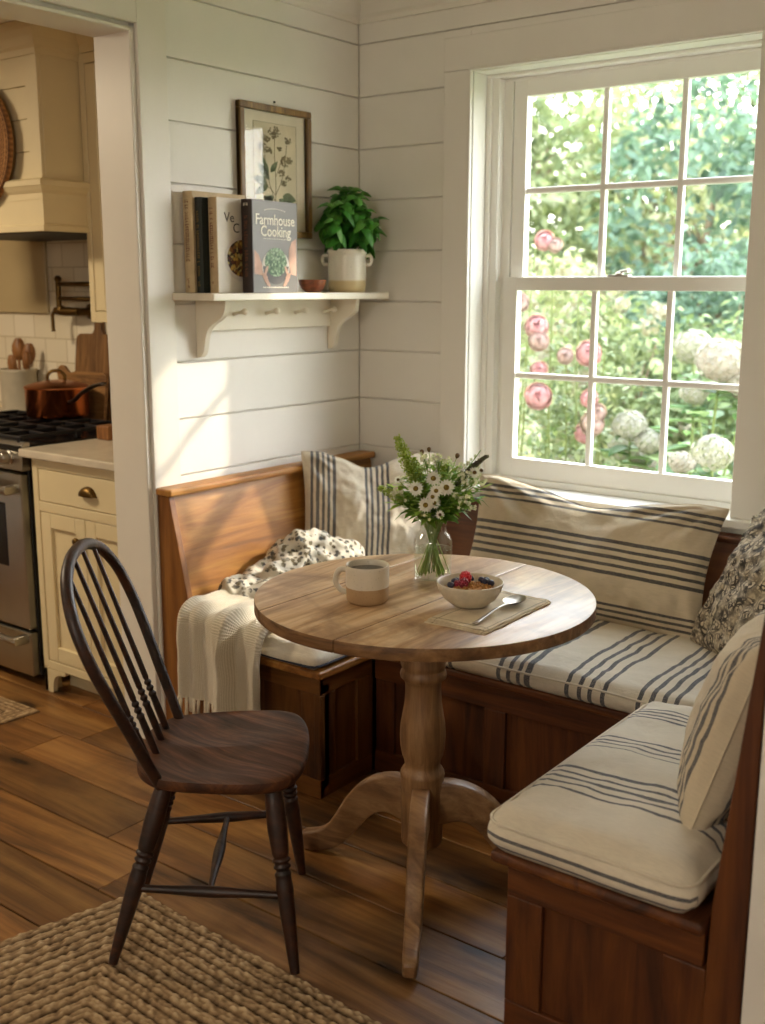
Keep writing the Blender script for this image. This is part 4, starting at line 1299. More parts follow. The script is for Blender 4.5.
# ------------------------------------------------------------------ napkin, bowl of berries, spoon
def m_nap():
    t = NT('oatmeal linen with a dark woven border')
    tc = t.coord('Object')
    uv = t.n('TexCoord').outputs['UV']
    sx = t.n('SeparateXYZ', {0: uv})
    c1 = t.ramp(sx.outputs[0], [(0, gray(0)), (.1, gray(1)), (.125, gray(0)), (.93, gray(1)), (.955, gray(0))], 'CONSTANT')
    c2 = t.ramp(sx.outputs[1], [(0, gray(0)), (.045, gray(1)), (.06, gray(0)), (.94, gray(1)), (.955, gray(0))], 'CONSTANT')
    m = t.mix(1., c1, c2, 'LIGHTEN')
    b = t.ramp(t.noise(tc, 25, 5), [(.3, hx('C6B59A')), (.7, hx('DDCEB4'))])
    t.pbsdf(t.mix(t.math('MULTIPLY', m, .6), b, hx('6E6250')), .92, 0, t.bump(t.math('ADD', t.math('MULTIPLY', weave(t, 700), .2), t.noise(tc, 30, 4)), .3, .006))
    return t.mat
M_nap = m_nap()
NC = Vector((1.372, -1.234, TT))
na = thing('napkin', 'folded oatmeal linen napkin under the bowl and the spoon', 'napkin', tuple(NC))
Mn = Matrix.Rotation(math.radians(1), 4, 'Z')
def nap_layer(z, w, l, dx, dy, seed):
    def fn(a, b):
        u, v = a * 2 - 1, b * 2 - 1
        z_ = z + .0016 * noise.noise(Vector((u * 2 + seed, v * 3, 0))) - .0012 * (abs(u) ** 6)
        return Mn @ Vector((dx + u * w / 2 + .003 * noise.noise(Vector((v * 3, seed, 1))), dy + v * l / 2 + .003 * noise.noise(Vector((u * 3, seed, 2))), z_))
    return fn
for i, (z, w, l, dx, dy) in enumerate(((.0022, .158, .305, -.001, -.003), (.0052, .156, .302, .002, 0), (.0082, .152, .298, 0, .003))):
    f = nap_layer(z, w, l, dx, dy, i * 3); g = G()
    g.grid(f, 16, 26); g.grid(lambda a, b: f(1 - a, b) - Vector((0, 0, .0018)), 16, 26)
    # soft folded edges
    rim = [f(k / 20, 0) for k in range(20)] + [f(1, k / 30) for k in range(30)] + [f(1 - k / 20, 1) for k in range(20)] + [f(0, 1 - k / 30) for k in range(31)]
    o = None
    g.tube([p - Vector((0, 0, .0009)) for p in rim], .0012, 6)
    o = g.build('fold', M_nap, na, True, local=True)
    uvl = o.data.uv_layers.new(name='UVMap'); uvs = []
    for lp in o.data.loops:
        vi = lp.vertex_index
        uvs += [(vi % 16) / 15, ((vi // 16) % 26) / 25] if vi < 832 else [.5, .5]
    uvl.data.foreach_set('uv', uvs)
BC = Vector((1.318, -1.238, TT + .0105))
M_bowl = m_plain('speckled cream stoneware', 'C9BEA8', .38, 0, .08, 45)
bw_ = thing('bowl', 'cream stoneware cereal bowl of granola and berries on the napkin', 'bowl', tuple(BC))
g = G(); g.lathe([(.034, 0), (.041, .0015), (.046, .005), (.061, .017), (.073, .035), (.0785, .052), (.0792, .0565), (.0775, .0575), (.0755, .054), (.070, .038), (.058, .021), (.040, .009), (.001, .0075)], 56, None, capt=False)
g.build('body', M_bowl, bw_, True, local=True)
M_gran = m_plain('toasted oats', 'C08A4A', .75, 0, .25, 160, bump=.4)
rg = random.Random(8); g = G()
g.lathe([(.062, .034), (.05, .041), (.03, .046), (.001, .048)], 28, Matrix.Translation(BC))
for i in range(210):
    a = rg.random() * 6.28; r = .060 * math.sqrt(rg.random())
    z = .0355 + .0125 * (1 - (r / .06) ** 2) + rg.uniform(0, .005)
    M_ = Matrix.Translation(BC + Vector((r * cos(a), r * sin(a), z))) @ Euler((rg.random() * 6, rg.random() * 6, rg.random() * 6)).to_matrix().to_4x4()
    s_ = rg.uniform(.0028, .0052)
    g.ball((0, 0, 0), (s_, s_ * rg.uniform(.6, .9), s_ * rg.uniform(.4, .8)), 7, 5, 0, M_, rg.random())
o = g.build('granola', M_gran, None, True); recentre(o); tag(o, 'golden granola filling the cream cereal bowl', 'granola', kind='stuff')
M_blue = m_plain('blueberry skin', '23243C', .5, 0, .3, 90); M_rasp = m_plain('raspberry', '8C1B33', .4, 0, .25, 120); M_red = m_plain('bright red berry', 'C4202B', .3, 0, .15, 90)
vd = Vector((-.606, .795, 0))                                    # roughly away from the doorway side
def inbowl(r_, f_, dz=0.): return BC + rtv * r_ + vd * f_ + Vector((0, 0, .046 + dz))
def berry(pos, r, label):
    t = thing('blueberry', label, 'berry', tuple(pos), 'blueberries in the cereal bowl')
    g = G(); g.ball((0, 0, 0), (r, r, r * .9), 14, 10); g.build('skin', M_blue, t, True, local=True)
    g = G(); rb2 = random.Random(int(r * 1e6)); tilt = Euler((rb2.uniform(-.9, .9), rb2.uniform(-.9, .9), 0)).to_matrix().to_4x4()
    g.lathe([(r * .18, r * .84), (r * .34, r * .95), (r * .36, r * .88), (r * .2, r * .8)], 10, tilt, capb=False, capt=False); g.build('calyx', M_blue, t, True, local=True)
for (a, b, dz, r, lab) in ((-.046, -.012, .005, .0085, 'blueberry at the left rim of the cereal bowl, nearest the mug'), (-.036, .008, .009, .0088, 'blueberry beside the mug-side rim, just behind the first blueberry'), (-.030, .026, .006, .008, 'blueberry behind the bright red berry on its mug side'),
                           (.004, .036, .007, .009, 'lone blueberry behind the bright red berry in the bowl'), (.030, .030, .006, .0085, 'blueberry at the far right rim of the cereal bowl'), (.040, .017, .009, .0088, 'blueberry near the spoon side of the bowl, middle of three'),
                           (.050, .004, .006, .0085, 'blueberry at the rim of the bowl nearest the spoon'), (.036, .002, .011, .0078, 'small blueberry resting on the granola near the spoon side')):
    berry(inbowl(a, b, dz), r, lab)
def raspberry(pos, r, mat, label, nm='raspberry'):
    t = thing(nm, label, 'berry', tuple(pos)); g = G()
    for j in range(6):
        ph = -1.2 + j * .5; n_ = max(1, int(9 * cos(ph)))
        for i in range(n_):
            a = 6.28 * (i + .5 * (j % 2)) / n_
            g.ball((r * .74 * cos(ph) * cos(a), r * .74 * cos(ph) * sin(a), r * .85 * sin(ph)), r * .33, 8, 6)
    g.build('drupelets', mat, t, True, local=True)
raspberry(inbowl(-.010, .012, .017), .0145, M_red, 'large bright red raspberry on top in the middle of the cereal bowl')
raspberry(inbowl(-.016, -.014, .010), .0115, M_rasp, 'dark crimson raspberry in front of the bright red one in the bowl')
raspberry(inbowl(-.030, -.006, .005), .0095, M_rasp, 'smaller dark raspberry beside the blueberries at the mug side of the bowl')
M_silver = m_plain('worn silver', 'A8A196', .34, 1., .05, 30)
S0 = Vector((1.412, -1.362, TT + .0125)); S1 = Vector((1.400, -1.138, TT + .016))
sp_ = thing('spoon', 'silver dessert spoon lying on the folded napkin', 'spoon', tuple(S0))
dS = (S1 - S0).normalized(); wS = Vector((-dS.y, dS.x, 0)).normalized(); L_ = (S1 - S0).length
g = G()
pts = [S0 + dS * (L_ * t) + Vector((0, 0, .009 * sin(PI * t) ** 1.5)) for t in [i / 14 * .70 for i in range(15)]]
g.tube(pts, [.0072 - .0040 * smooth01(i / 9) + .0012 * smooth01((i - 11) / 3) for i in range(15)], 10, flat=.38); g.build('handle', M_silver, sp_, True)
def spbowl(a, b):
    t = a; u = b * 2 - 1
    w_ = .0255 * (sin(PI * (.06 + .90 * t)) ** .62) * (1 - .10 * t)
    q = S0 + dS * (L_ * (.68 + .34 * t)) + wS * (w_ * u)
    depth = .0095 * sin(PI * (.06 + .9 * t)) * (1 - u * u)
    return q + Vector((0, 0, .0085 - depth))
g = G(); g.grid(spbowl, 22, 15); g.grid(lambda a, b: spbowl(a, 1 - b) - Vector((0, 0, .0012)), 22, 15); g.build('bowl', M_silver, sp_, True)

# ------------------------------------------------------------------ vase and its flowers
M_vglass = m_clear('vase glass', 'FDFEFD', .12); M_water = m_clear('water', 'F8FBF7', .08)
V = Vector((1.105, -1.085, TT))
va = thing('vase', 'clear glass jar vase of wild daisies and greenery, standing on the round table', 'vase', tuple(V))
g = G(); g.lathe([(.044, 0), (.0485, .003), (.050, .01), (.050, .095), (.0485, .112), (.043, .124), (.0365, .131), (.0345, .138), (.0345, .152), (.037, .160), (.0385, .162), (.037, .1635), (.0345, .160), (.032, .152), (.032, .138), (.034, .130), (.041, .122), (.046, .110), (.0475, .095), (.0475, .012), (.04, .009), (.001, .009)], 56, None, capt=False)
g.build('jar', M_vglass, va, 70, local=True)
g = G(); g.lathe([(.001, .0095), (.04, .0095), (.0468, .0125), (.0470, .088), (.046, .0885), (.001, .0885)], 48, None, capb=False, capt=False); g.build('water', M_water, va, 60, local=True)
M_stem = m_leaf('flower stem', ['7DA347', 'A5C468'], .3, .5, 20); M_lf = m_leaf('meadow leaves', ['4C7C30', '74A040', 'A2C257', 'CADC8A'], .35, .5, 30)
M_pet = m_leaf('white petal', ['EDEBE0', 'FBF9F0'], .25, .6, 20); M_cen = m_plain('daisy centre', '8F7A2C', .8, 0, .3, 300, bump=.5); M_cenb = m_plain('brown seed head', '6E5530', .85, 0, .25, 200, bump=.5)
M_fern = m_leaf('yellow green plume', ['93B040', 'BACB62', 'D6DD8C'], .4, .6, 60); M_salv = m_leaf('dusky spike', ['5A5348', '6F6A55', '7E8A58'], .2, .7, 60)
M_fill = m_leaf('small cream blossom', ['D8D9B0', 'F1F0DC'], .3, .6, 60)
GRP = 'stems in the glass vase'
rv = random.Random(31)
def head(r_, z_, f_=0.): return V + rtv * r_ + vd * f_ + Vector((0, 0, z_))
def stem_path(tip, bend=.012):
    d = tip - V; dh = Vector((d.x, d.y, 0)); k = min(1, dh.length / .13)
    dn = dh.normalized() if dh.length > 1e-4 else Vector((1, 0, 0))
    j = Vector((rv.uniform(-.008, .008), rv.uniform(-.008, .008), 0))
    bot = V - dn * (.014 + .022 * rv.random()) + j * 1.3 + Vector((0, 0, .013 + rv.random() * .012))
    nk = V + dn * (.006 + .017 * k) + j * .4 + Vector((0, 0, .150))
    mid = nk.lerp(tip, .5) + Vector((0, 0, bend)) - dh * .05
    return [Vector(p) for p in catm([tuple(bot), tuple(bot.lerp(nk, .5)), tuple(nk), tuple(mid), tuple(tip)], 6)]
def stemmed(name, label, cat, tip, r=.0016, group=GRP):
    t = thing(name, label, cat, tuple(V + Vector((0, 0, .012))), group)
    p = stem_path(tip)
    g = G(); g.tube(p, r * .72, 6, c=rv.random()); g.build('stem', M_stem, t, True, attr=True)
    return t, p
def basis(n_):
    n_ = n_.normalized(); a = n_.orthogonal().normalized(); return a, n_.cross(a), n_
def daisy(tip, face, R, label, centre=None, npet=16):
    t, p = stemmed('daisy', label, 'flower', tip)
    a, b, n_ = basis(Vector(face)); g = G()
    for i in range(npet):
        an = 6.283 * i / npet + rv.uniform(-.08, .08)
        d = (a * cos(an) + b * sin(an) + n_ * rv.uniform(-.12, .18))
        g.leaf(tip + (a * cos(an) + b * sin(an)) * R * .2 + n_ * .001, d, n_, R * rv.uniform(.74, .86), R * .34, .1, 0, rv.random(), .1)
    g.build('petals', M_pet, t, True, attr=True)
    g = G(); M_ = Matrix((( a.x, b.x, n_.x, tip.x), (a.y, b.y, n_.y, tip.y), (a.z, b.z, n_.z, tip.z), (0, 0, 0, 1)))
    g.lathe([(R * .28, -.001), (R * .32, .0015), (R * .26, .004), (R * .12, .0055), (.0001, .006)], 14, M_); g.build('centre', centre or M_cen, t, True)
    g = G()
    for k_ in (.62, .8):
        q = p[int(k_ * (len(p) - 1))]
        if q.z > V.z + .17: g.leaf(q, rtv * rv.uniform(-1, 1) + vd * rv.uniform(-1, .4) + Vector((0, 0, .4)), (0, 0, 1), .03, .009, .2, 0, rv.random())
    if g.v: g.build('leaves', M_lf, t, True, attr=True)
cam_dir = Vector((.55, -.72, .28))
daisy(head(-.047, .252, -.05), cam_dir + Vector((-.25, 0, 0)), .021, 'white daisy on the left of the bouquet, facing the mug')
daisy(head(-.003, .276, -.04), cam_dir + Vector((0, 0, .3)), .022, 'white daisy at the top middle of the bouquet')
daisy(head(.029, .256, -.055), cam_dir, .023, 'largest open white daisy on the right of the bouquet centre')
daisy(head(.003, .249, -.065), cam_dir + Vector((0, 0, .2)), .018, 'white daisy in the very centre of the bouquet, above the smaller one')
daisy(head(-.006, .235, -.07), cam_dir, .0165, 'small white daisy just below the centre of the bouquet')
daisy(head(-.023, .214, -.07), cam_dir + Vector((-.1, 0, -.1)), .0205, 'white daisy lowest on the mug side of the bouquet')
daisy(head(-.001, .218, -.06), cam_dir + Vector((.3, 0, -.1)), .0175, 'half-turned white daisy low in the middle of the bouquet')
daisy(head(.013, .190, -.072), cam_dir + Vector((.1, 0, -.2)), .0125, 'small fading daisy with a brown centre just above the vase neck', M_cenb, 12)
daisy(head(.102, .288, -.02), cam_dir + Vector((0, 0, .2)), .0165, 'white daisy with a brown centre at the far right, on its own', M_cenb, 14)
daisy(head(-.09, .262, .02), cam_dir + Vector((-.4, 0, .2)), .013, 'half-open daisy at the far left edge of the bouquet', M_cenb, 10)
daisy(head(.055, .282, .035), cam_dir + Vector((.2, .2, .4)), .016, 'daisy turned away at the back of the bouquet, toward the window')
daisy(head(-.03, .288, .03), cam_dir + Vector((-.2, .2, .5)), .016, 'daisy peeping over the back of the bouquet')
def bud(tip, label, col, R=.0075):
    t, p = stemmed('flower_bud', label, 'flower bud', tip, .0013)
    g = G(); n_ = (p[-1] - p[-3]).normalized(); a, b, n_ = basis(n_)
    M_ = Matrix(((a.x, b.x, n_.x, tip.x), (a.y, b.y, n_.y, tip.y), (a.z, b.z, n_.z, tip.z), (0, 0, 0, 1)))
    g.lathe([(.002, -.004), (R * .8, 0), (R, R * .6), (R * .85, R * 1.3), (R * .3, R * 1.6), (.0002, R * 1.65)], 12, M_); g.build('head', col, t, True)
bud(head(-.030, .333, .01), 'brown bud standing tallest at the top left of the bouquet', M_cenb, .0058)
bud(head(-.012, .338, .02), 'brown bud beside the tallest one at the top of the bouquet', M_cenb, .0055)
bud(head(.058, .325, .0), 'greenish brown bud at the upper right of the bouquet', M_cenb, .006)
bud(head(.118, .286, .01), 'small dark bud on a thin stem at the right edge of the bouquet', M_cenb, .0055)
bud(head(-.083, .248, -.03), 'green bud at the left edge of the bouquet', M_fern, .006)
def plume(tip, label, mat, L, R, n, droop=(0, 0, 0), nm='foxtail_plume', cat='plant stem'):
    t, p = stemmed(nm, label, cat, tip)
    g = G(); k = len(p)
    axis = p[-1] - p[-6]; axis.normalize(); st = tip - axis * L
    for i in range(n):
        f = i / n; an = i * 2.4
        a, b, c_ = basis(axis)
        q = st + axis * (L * f) + Vector(droop) * (f * f)
        r_ = R * (.30 + .70 * sin(PI * (.18 + .62 * f))) * (1 - .55 * f) * rv.uniform(.55, 1.35) + .001
        d = (a * cos(an) + b * sin(an)) * 1. + axis * rv.uniform(.0, .7)
        g.leaf(q, d, axis, r_, r_ * .45, -.25, 0, rv.random())
        g.ball(tuple(q + d.normalized() * r_), .0022, 5, 4, cc=rv.random())
    g.tube([st + axis * (L * f) + Vector(droop) * (f * f) for f in (0, .25, .5, .75, 1.)], [.0035, .003, .0025, .002, .001], 6, c=.3)
    g.build('plume', mat, t, True, attr=True)
plume(head(-.094, .375, .0), 'tall yellow-green plume leaning up at the top left of the bouquet', M_fern, .125, .021, 260)
plume(head(-.052, .318, .02), 'shorter yellow-green plume in front of the tall one', M_fern, .095, .018, 190)
plume(head(-.140, .246, .0), 'pale green tufted spike pointing far left out of the bouquet', M_fern, .08, .013, 140)
plume(head(.118, .342, .0), 'dusky brown-green spike arching out at the top right of the bouquet', M_salv, .11, .0085, 190, tuple(rtv * .018 + Vector((0, 0, -.014))))
plume(head(.03, .312, .03), 'upright yellow-green plume at the back of the bouquet', M_fern, .085, .014, 150)
def sprig(tip, label, L, n, mat, lw=.36, grp=GRP):
    t, p = stemmed('leafy_sprig', label, 'plant stem', tip)
    g = G(); k = len(p); s0 = int(k * .58)
    for i in range(n):
        f = i / max(1, n - 1); q = p[min(k - 1, int(s0 + (k - 1 - s0) * f))]
        an = i * 2.4 + rv.random()
        d = rtv * cos(an) + vd * sin(an) + Vector((0, 0, rv.uniform(-.1, .9)))
        ll = L * (1.1 - .45 * f) * rv.uniform(.8, 1.2)
        g.leaf(q, d, (0, 0, 1), ll, ll * lw, rv.uniform(.05, .4), 0, min(1, .2 + .7 * f * rv.random() + .2 * rv.random()))
    g.build('leaves', mat, t, True, attr=True)
SPL = 'leafy green sprig spreading among the daisies in the glass vase'
for r_, z_, f_ in ((-.10, .205, .0), (-.075, .232, -.05), (-.06, .215, .06), (-.035, .20, -.06), (-.02, .262, .02), (.0, .27, .06), (.02, .205, -.06), (.03, .225, .02), (.05, .24, -.05), (.062, .20, -.03), (.075, .262, .03), (.085, .228, -.03), (.105, .245, .02), (.118, .215, .0), (.04, .29, -.02), (-.065, .285, .03), (.012, .225, -.045), (-.052, .19, -.04), (-.115, .245, .02), (-.085, .26, .0), (-.045, .30, .0), (.0, .305, .0), (.06, .30, .0), (.09, .275, .0), (.125, .25, -.02), (-.03, .24, -.03), (.035, .20, -.05), (-.10, .225, .03)):
    sprig(head(r_, z_, f_), SPL, .046, 24, M_lf, .42)
def lone_leaf(tip, d, L, W, label):
    t, p = stemmed('broad_leaf', label, 'leaf', tip, .0014)
    g = G(); g.leaf(tip, d, (0, 0, 1), L, W, .55, 0, .15, .25); g.leaf(tip - Vector((0, 0, .006)), Vector(d) * .6 + vd * -.5, (0, 0, 1), L * .6, W * .8, .4, 0, .3, .25)
    g.build('blade', M_lf, t, True, attr=True)
lone_leaf(head(-.052, .192, -.03), -rtv * 1. + Vector((0, 0, .0)), .05, .024, 'broad dark leaf drooping over the mug side of the vase neck')
lone_leaf(head(.042, .198, -.03), rtv * 1. - vd * .2 + Vector((0, 0, .02)), .055, .022, 'broad bright leaf drooping over the right side of the vase neck')
lone_leaf(head(.10, .225, -.02), rtv + Vector((0, 0, -.1)), .045, .016, 'narrow bright leaf at the right edge of the bouquet')
def filler(tip, label, n=16, R=.022):
    t, p = stemmed('blossom_sprig', label, 'flower', tip, .0012)
    g = G(); gt = G()
    for i in range(n):
        o = Vector((rv.gauss(0, 1), rv.gauss(0, 1), rv.gauss(.4, .6))).normalized() * R * rv.uniform(.5, 1.15)
        gt.tube([tuple(p[-4]), tuple(tip + o * .5), tuple(tip + o)], .0006, 4, c=.6)
        for k_ in range(5):
            an = k_ * 1.257; d = rtv * cos(an) + Vector((0, 0, sin(an))) - vd * .3
            g.leaf(tip + o, d, -vd, .0055, .004, 0, 0, rv.random())
    gt.build('stalks', M_stem, t, True, attr=True); g.build('blossoms', M_fill, t, True, attr=True)
FIL = 'sprig of tiny cream blossoms between the daisies in the glass vase'
for r_, z_, f_ in ((-.095, .225, -.02), (-.078, .205, .02), (-.02, .318, .0), (.012, .315, -.01), (.04, .30, .03), (.075, .29, -.01), (.088, .262, -.03), (.115, .262, .01), (.065, .225, -.06), (.10, .30, .03), (-.06, .26, .03), (.05, .262, .05), (-.025, .185, -.05), (.08, .205, -.04)):
    filler(head(r_, z_, f_), FIL)
# ------------------------------------------------------------------ kitchen beyond the doorway
M_stone = m_plain('pale stone worktop', 'CFC4B0', .25, 0, .08, 6)
wt = thing('worktop', 'pale stone worktop slab on the cream cabinet beside the oven', 'worktop', (-.46, -.64, .885))
g = G(); g.bev(-.757, -.175, -1.03, -.262, .890, .92, .006, 3); g.build('slab', M_stone, wt)
lw = thing('worktop', 'narrow pale stone ledge behind the hob, carrying crock and chopping boards', 'worktop', (-1.6, -.34, .885))
g = G(); g.bev(-2.6, -.759, -.415, -.262, .890, .92, .004, 2); g.build('slab', M_stone, lw)
g = G(); g.bev(-2.6, -.79, -.39, -.262, 0, .8895, .003, 1); g.build('support', M_cab, lw)

bc = thing('cabinet', 'cream base cabinet with one drawer above panelled doors, beside the oven', 'cabinet', (-.45, -.63, 0))
CX0, CX1, CY = -.722, -.18, -1.0
g = G()
g.bev(CX0, CX1, CY + .018, -.27, .10, .888, .002, 1)
g.box(CX0 + .03, CX1, CY + .09, -.27, 0, .11)
g.build('carcass', M_cab, bc)
g = G()                                                   # face frame
for a, b, c_, d in ((CX0 + .0305, CX1 - .0205, .852, .888), (CX0 + .0305, CX1 - .0205, .695, .730), (CX0 + .0305, CX1, .094, .1245), (CX0, CX0 + .03, .094, .888), (CX1 - .02, CX1, .125, .888)):
    g.bev(a, b, CY, CY + .02, c_, d, .0015, 1)
g.build('face_frame', M_cab, bc)
foot = catm([(CX0, 0), (CX0 + .045, 0), (CX0 + .05, .03), (CX0 + .062, .06), (CX0 + .09, .075), (CX0 + .12, .078), (CX0 + .125, .093)], 4)
g = G(); g.prism(foot + [(CX0, .093)], CY, CY + .02, 'xz', .001); g.prism([(CX0, 0), (CX0 + .02, 0), (CX0 + .02, .1), (CX0, .1)], CY, CY + .06, 'xz', .001); g.build('bracket_foot', M_cab, bc)
g = G(); g.bev(CX0 + .033, CX1 - .023, CY + .002, CY + .022, .733, .849, .002, 1); dr = g.build('drawer', M_cab, bc)
g = G()
cup = []
def cupf(a, b):
    an = PI * a; ph = b * PI / 2
    return (-.405 + .042 * cos(an) * cos(ph * .0), CY + .001 - .024 * sin(ph) * (sin(an) ** .5 if sin(an) > 0 else 0), .782 + .034 * sin(an) * cos(ph) ** .8)
g.grid(cupf, 20, 8); g.box(-.45, -.36, CY - .001, CY + .002, .780, .785); g.build('cup_pull', M_brass, dr, 50)
def door(x0, x1, z0, z1, knobx):
    g = G(); s_ = .055
    g.bev(x0, x0 + s_, CY + .002, CY + .022, z0, z1, .002, 1); g.bev(x1 - s_, x1, CY + .002, CY + .022, z0, z1, .002, 1)
    g.bev(x0 + s_, x1 - s_, CY + .002, CY + .022, z0, z0 + s_, .002, 1); g.bev(x0 + s_, x1 - s_, CY + .002, CY + .022, z1 - s_, z1, .002, 1)
    g.bev(x0 + s_ - .008, x1 - s_ + .008, CY + .014, CY + .02, z0 + s_ - .008, z1 - s_ + .008, .006, 2)
    d = g.build('door', M_cab, bc)
    g = G(); g.lathe([(.006, 0), (.0055, .012), (.0125, .018), (.0145, .025), (.011, .031), (.001, .033)], 18, Matrix.Translation((knobx, CY + .003, .615)) @ Matrix.Rotation(PI / 2, 4, 'X')); g.build('knob', M_brass, d, True)
door(CX0 + .033, -.437, .128, .692, -.463); door(-.434, CX1 - .023, .128, .692, -.408)

# range cooker
rgc = thing('range_cooker', 'stainless steel range cooker with black pan supports, half out of the doorway', 'oven', (-1.2, -.7, 0))
RX0, RX1, RY = -1.57, -.79, -1.0
g = G(); g.bev(RX0, RX1, RY + .03, -.42, .03, .90, .004, 1); g.build('body', M_black, rgc)
g = G(); g.bev(RX0, RX1 + .022, RY - .01, -.42, .900, .925, .006, 2); hob = g.build('hob', M_black, rgc)
g = G(); g.prism([(RY - .012, .832), (RY + .03, .832), (RY + .03, .935), (RY + .012, .938), (RY - .006, .925)], RX0, RX1 + .022, 'yz', .003); cpn = g.build('control_panel', M_steel, rgc)
for kx in (-.845, -.985, -1.125, -1.265):
    g = G(); g.lathe([(.027, 0), (.027, .006), (.021, .010), (.020, .034), (.016, .038), (.001, .038)], 24, Matrix.Translation((kx, RY - .008, .878)) @ Matrix.Rotation(PI / 2, 4, 'X')); g.build('knob', M_steel, cpn, 50)
g = G(); g.bev(RX0, RX1, RY - .005, RY + .03, .222, .818, .006, 2); od = g.build('oven_door', M_steel, rgc)
g = G(); g.bev(RX0 + .09, -.895, RY - .008, RY, .455, .70, .003, 1); g.build('oven_window', M_black, od)
def bar(zc, par, nm='handle'):
    g = G(); g.tube([(RX0 + .03, RY - .055, zc), (-.80, RY - .055, zc)], .014, 14)
    for px_ in (-.815, RX0 + .045): g.bev(px_ - .014, px_ + .014, RY - .065, RY, zc - .016, zc + .016, .004, 2)
    g.build(nm, M_steel, par, 50)
bar(.762, od)
g = G(); g.bev(RX0, RX1, RY - .003, RY + .03, .035, .208, .006, 2); dw = g.build('warming_drawer', M_steel, rgc); bar(.185, dw)
for cx_, cy_ in ((-1.37, -.60), (-.99, -.60), (-1.37, -.86), (-.99, -.86)):
    g = G()
    w_, d_ = .185, .125
    for q in (-w_, -w_ / 3, w_ / 3, w_): g.bev(cx_ + q - .007, cx_ + q + .007, cy_ - d_, cy_ + d_, .942, .958, .003, 1)
    for q in (-d_, 0, d_): g.bev(cx_ - w_, cx_ + w_, cy_ + q - .007, cy_ + q + .007, .940, .955, .003, 1)
    for a in (-1, 1):
        for b in (-1, 1): g.bev(cx_ + a * w_ - .009, cx_ + a * w_ + .009, cy_ + b * d_ - .009, cy_ + b * d_ + .009, .925, .955, .003, 1)
    g.build('pan_support', M_iron, hob)
    g = G(); g.lathe([(.045, .925), (.045, .935), (.03, .938), (.001, .939)], 20, Matrix.Translation((cx_, cy_, 0))); g.build('burner', M_iron, hob, 40)

# copper saucepan
M_ppan = m_plain('dull pan handle', '6E6660', .38, 1.)
M_cop = m_plain('polished copper', 'C9703F', .24, 1., .06, 14); M_lid = m_plain('tinned copper lid', 'B8744A', .3, 1., .06, 14)
PC = Vector((-1.205, -.52, .9585))
pan = thing('saucepan', 'lidded copper saucepan with a long handle on the hob', 'saucepan', tuple(PC))
g = G(); g.lathe([(.115, 0), (.124, .004), (.128, .012), (.1295, .115), (.132, .118), (.132, .122), (.128, .122)], 48); g.build('body', M_cop, pan, 40, local=True)
g = G(); g.lathe([(.133, .122), (.133, .126), (.128, .129), (.09, .141), (.04, .150), (.001, .152)], 48); lid = g.build('lid', M_lid, pan, 40, local=True)
g = G(); g.tube(catm([tuple(-rtv * .035 + Vector((0, 0, .149))), tuple(-rtv * .034 + Vector((0, 0, .172))), tuple(-rtv * .015 + Vector((0, 0, .188))), tuple(rtv * .015 + Vector((0, 0, .188))), tuple(rtv * .034 + Vector((0, 0, .172))), tuple(rtv * .035 + Vector((0, 0, .149)))], 5), .007, 10); g.build('lid_handle', M_brass, lid, True, local=True)
hdir = Vector((.97, -.24, 0)).normalized()
g = G(); g.tube(catm([tuple(hdir * .120 + Vector((0, 0, .070))), tuple(hdir * .17 + Vector((0, 0, .078))), tuple(hdir * .25 + Vector((0, 0, .115))), tuple(hdir * .36 + Vector((0, 0, .150))), tuple(hdir * .46 + Vector((0, 0, .168)))], 6), [.015] + [.011] * 12 + [.0125] * 12, 10, flat=.6); g.build('handle', M_ppan, pan, True, local=True)

# utensil crock and wooden spoons
KC = Vector((-1.725, -.345, .9205))
kc = thing('crock', 'grey-white stoneware crock of wooden spoons behind the hob', 'crock', tuple(KC))
M_kcrock = m_plain('grey white stoneware', 'BDB39D', .45, 0, .05, 20)
g = G(); g.lathe([(.074, 0), (.08, .004), (.081, .18), (.084, .188), (.086, .196), (.084, .202), (.078, .202), (.076, .19), (.075, .01), (.001, .008)], 40, capt=False); g.build('body', M_kcrock, kc, 50, local=True)
M_sp1 = m_wood('red-brown spoon wood', '4A2A14', '8A5A30', 'B07E4A', 'z', .45, 3., 0, None, .1)
def kspoon(dx, dy, top, tw, L, W, label, face=0.):
    b = KC + Vector((dx * .45, dy * .45, .012)); e = KC + Vector((dx, dy, top - L))
    t = thing('wooden_spoon', label, 'spoon', tuple(b), 'wooden spoons in the crock')
    g = G(); g.tube([b, b.lerp(e, .5), e], [.006, .0065, .007], 8); g.build('handle', M_sp1, t, True)
    ax = (e - b).normalized(); sd_ = (rtv * cos(tw) + vd * sin(tw)); sd_ = (sd_ - ax * sd_.dot(ax)).normalized(); nn = ax.cross(sd_)
    g = G()
    def f(a, b_, s_=1):
        u = b_ * 2 - 1; w_ = W / 2 * sin(PI * (.08 + .86 * a)) ** .55
        return e + ax * (L * a - .006) + sd_ * (w_ * u) + nn * (s_ * .006 * (1 - u * u) - .012 * sin(PI * a) * (1 - u * u))
    g.grid(lambda a, b_: f(a, b_, 1), 14, 9); g.grid(lambda a, b_: f(a, 1 - b_, -1), 14, 9); g.build('bowl', M_sp1, t, True)
kspoon(.060, .015, .325, .2, .095, .060, 'tallest round wooden spoon at the right of the crock')
kspoon(.030, -.045, .275, -.3, .09, .052, 'shorter wooden spoon at the front of the crock')
kspoon(-.015, .02, .345, .1, .10, .062, 'broad wooden spoon at the left of the crock, by the picture edge')
kspoon(.078, -.01, .29, .9, .08, .045, 'narrow wooden spoon leaning out to the right of the crock')

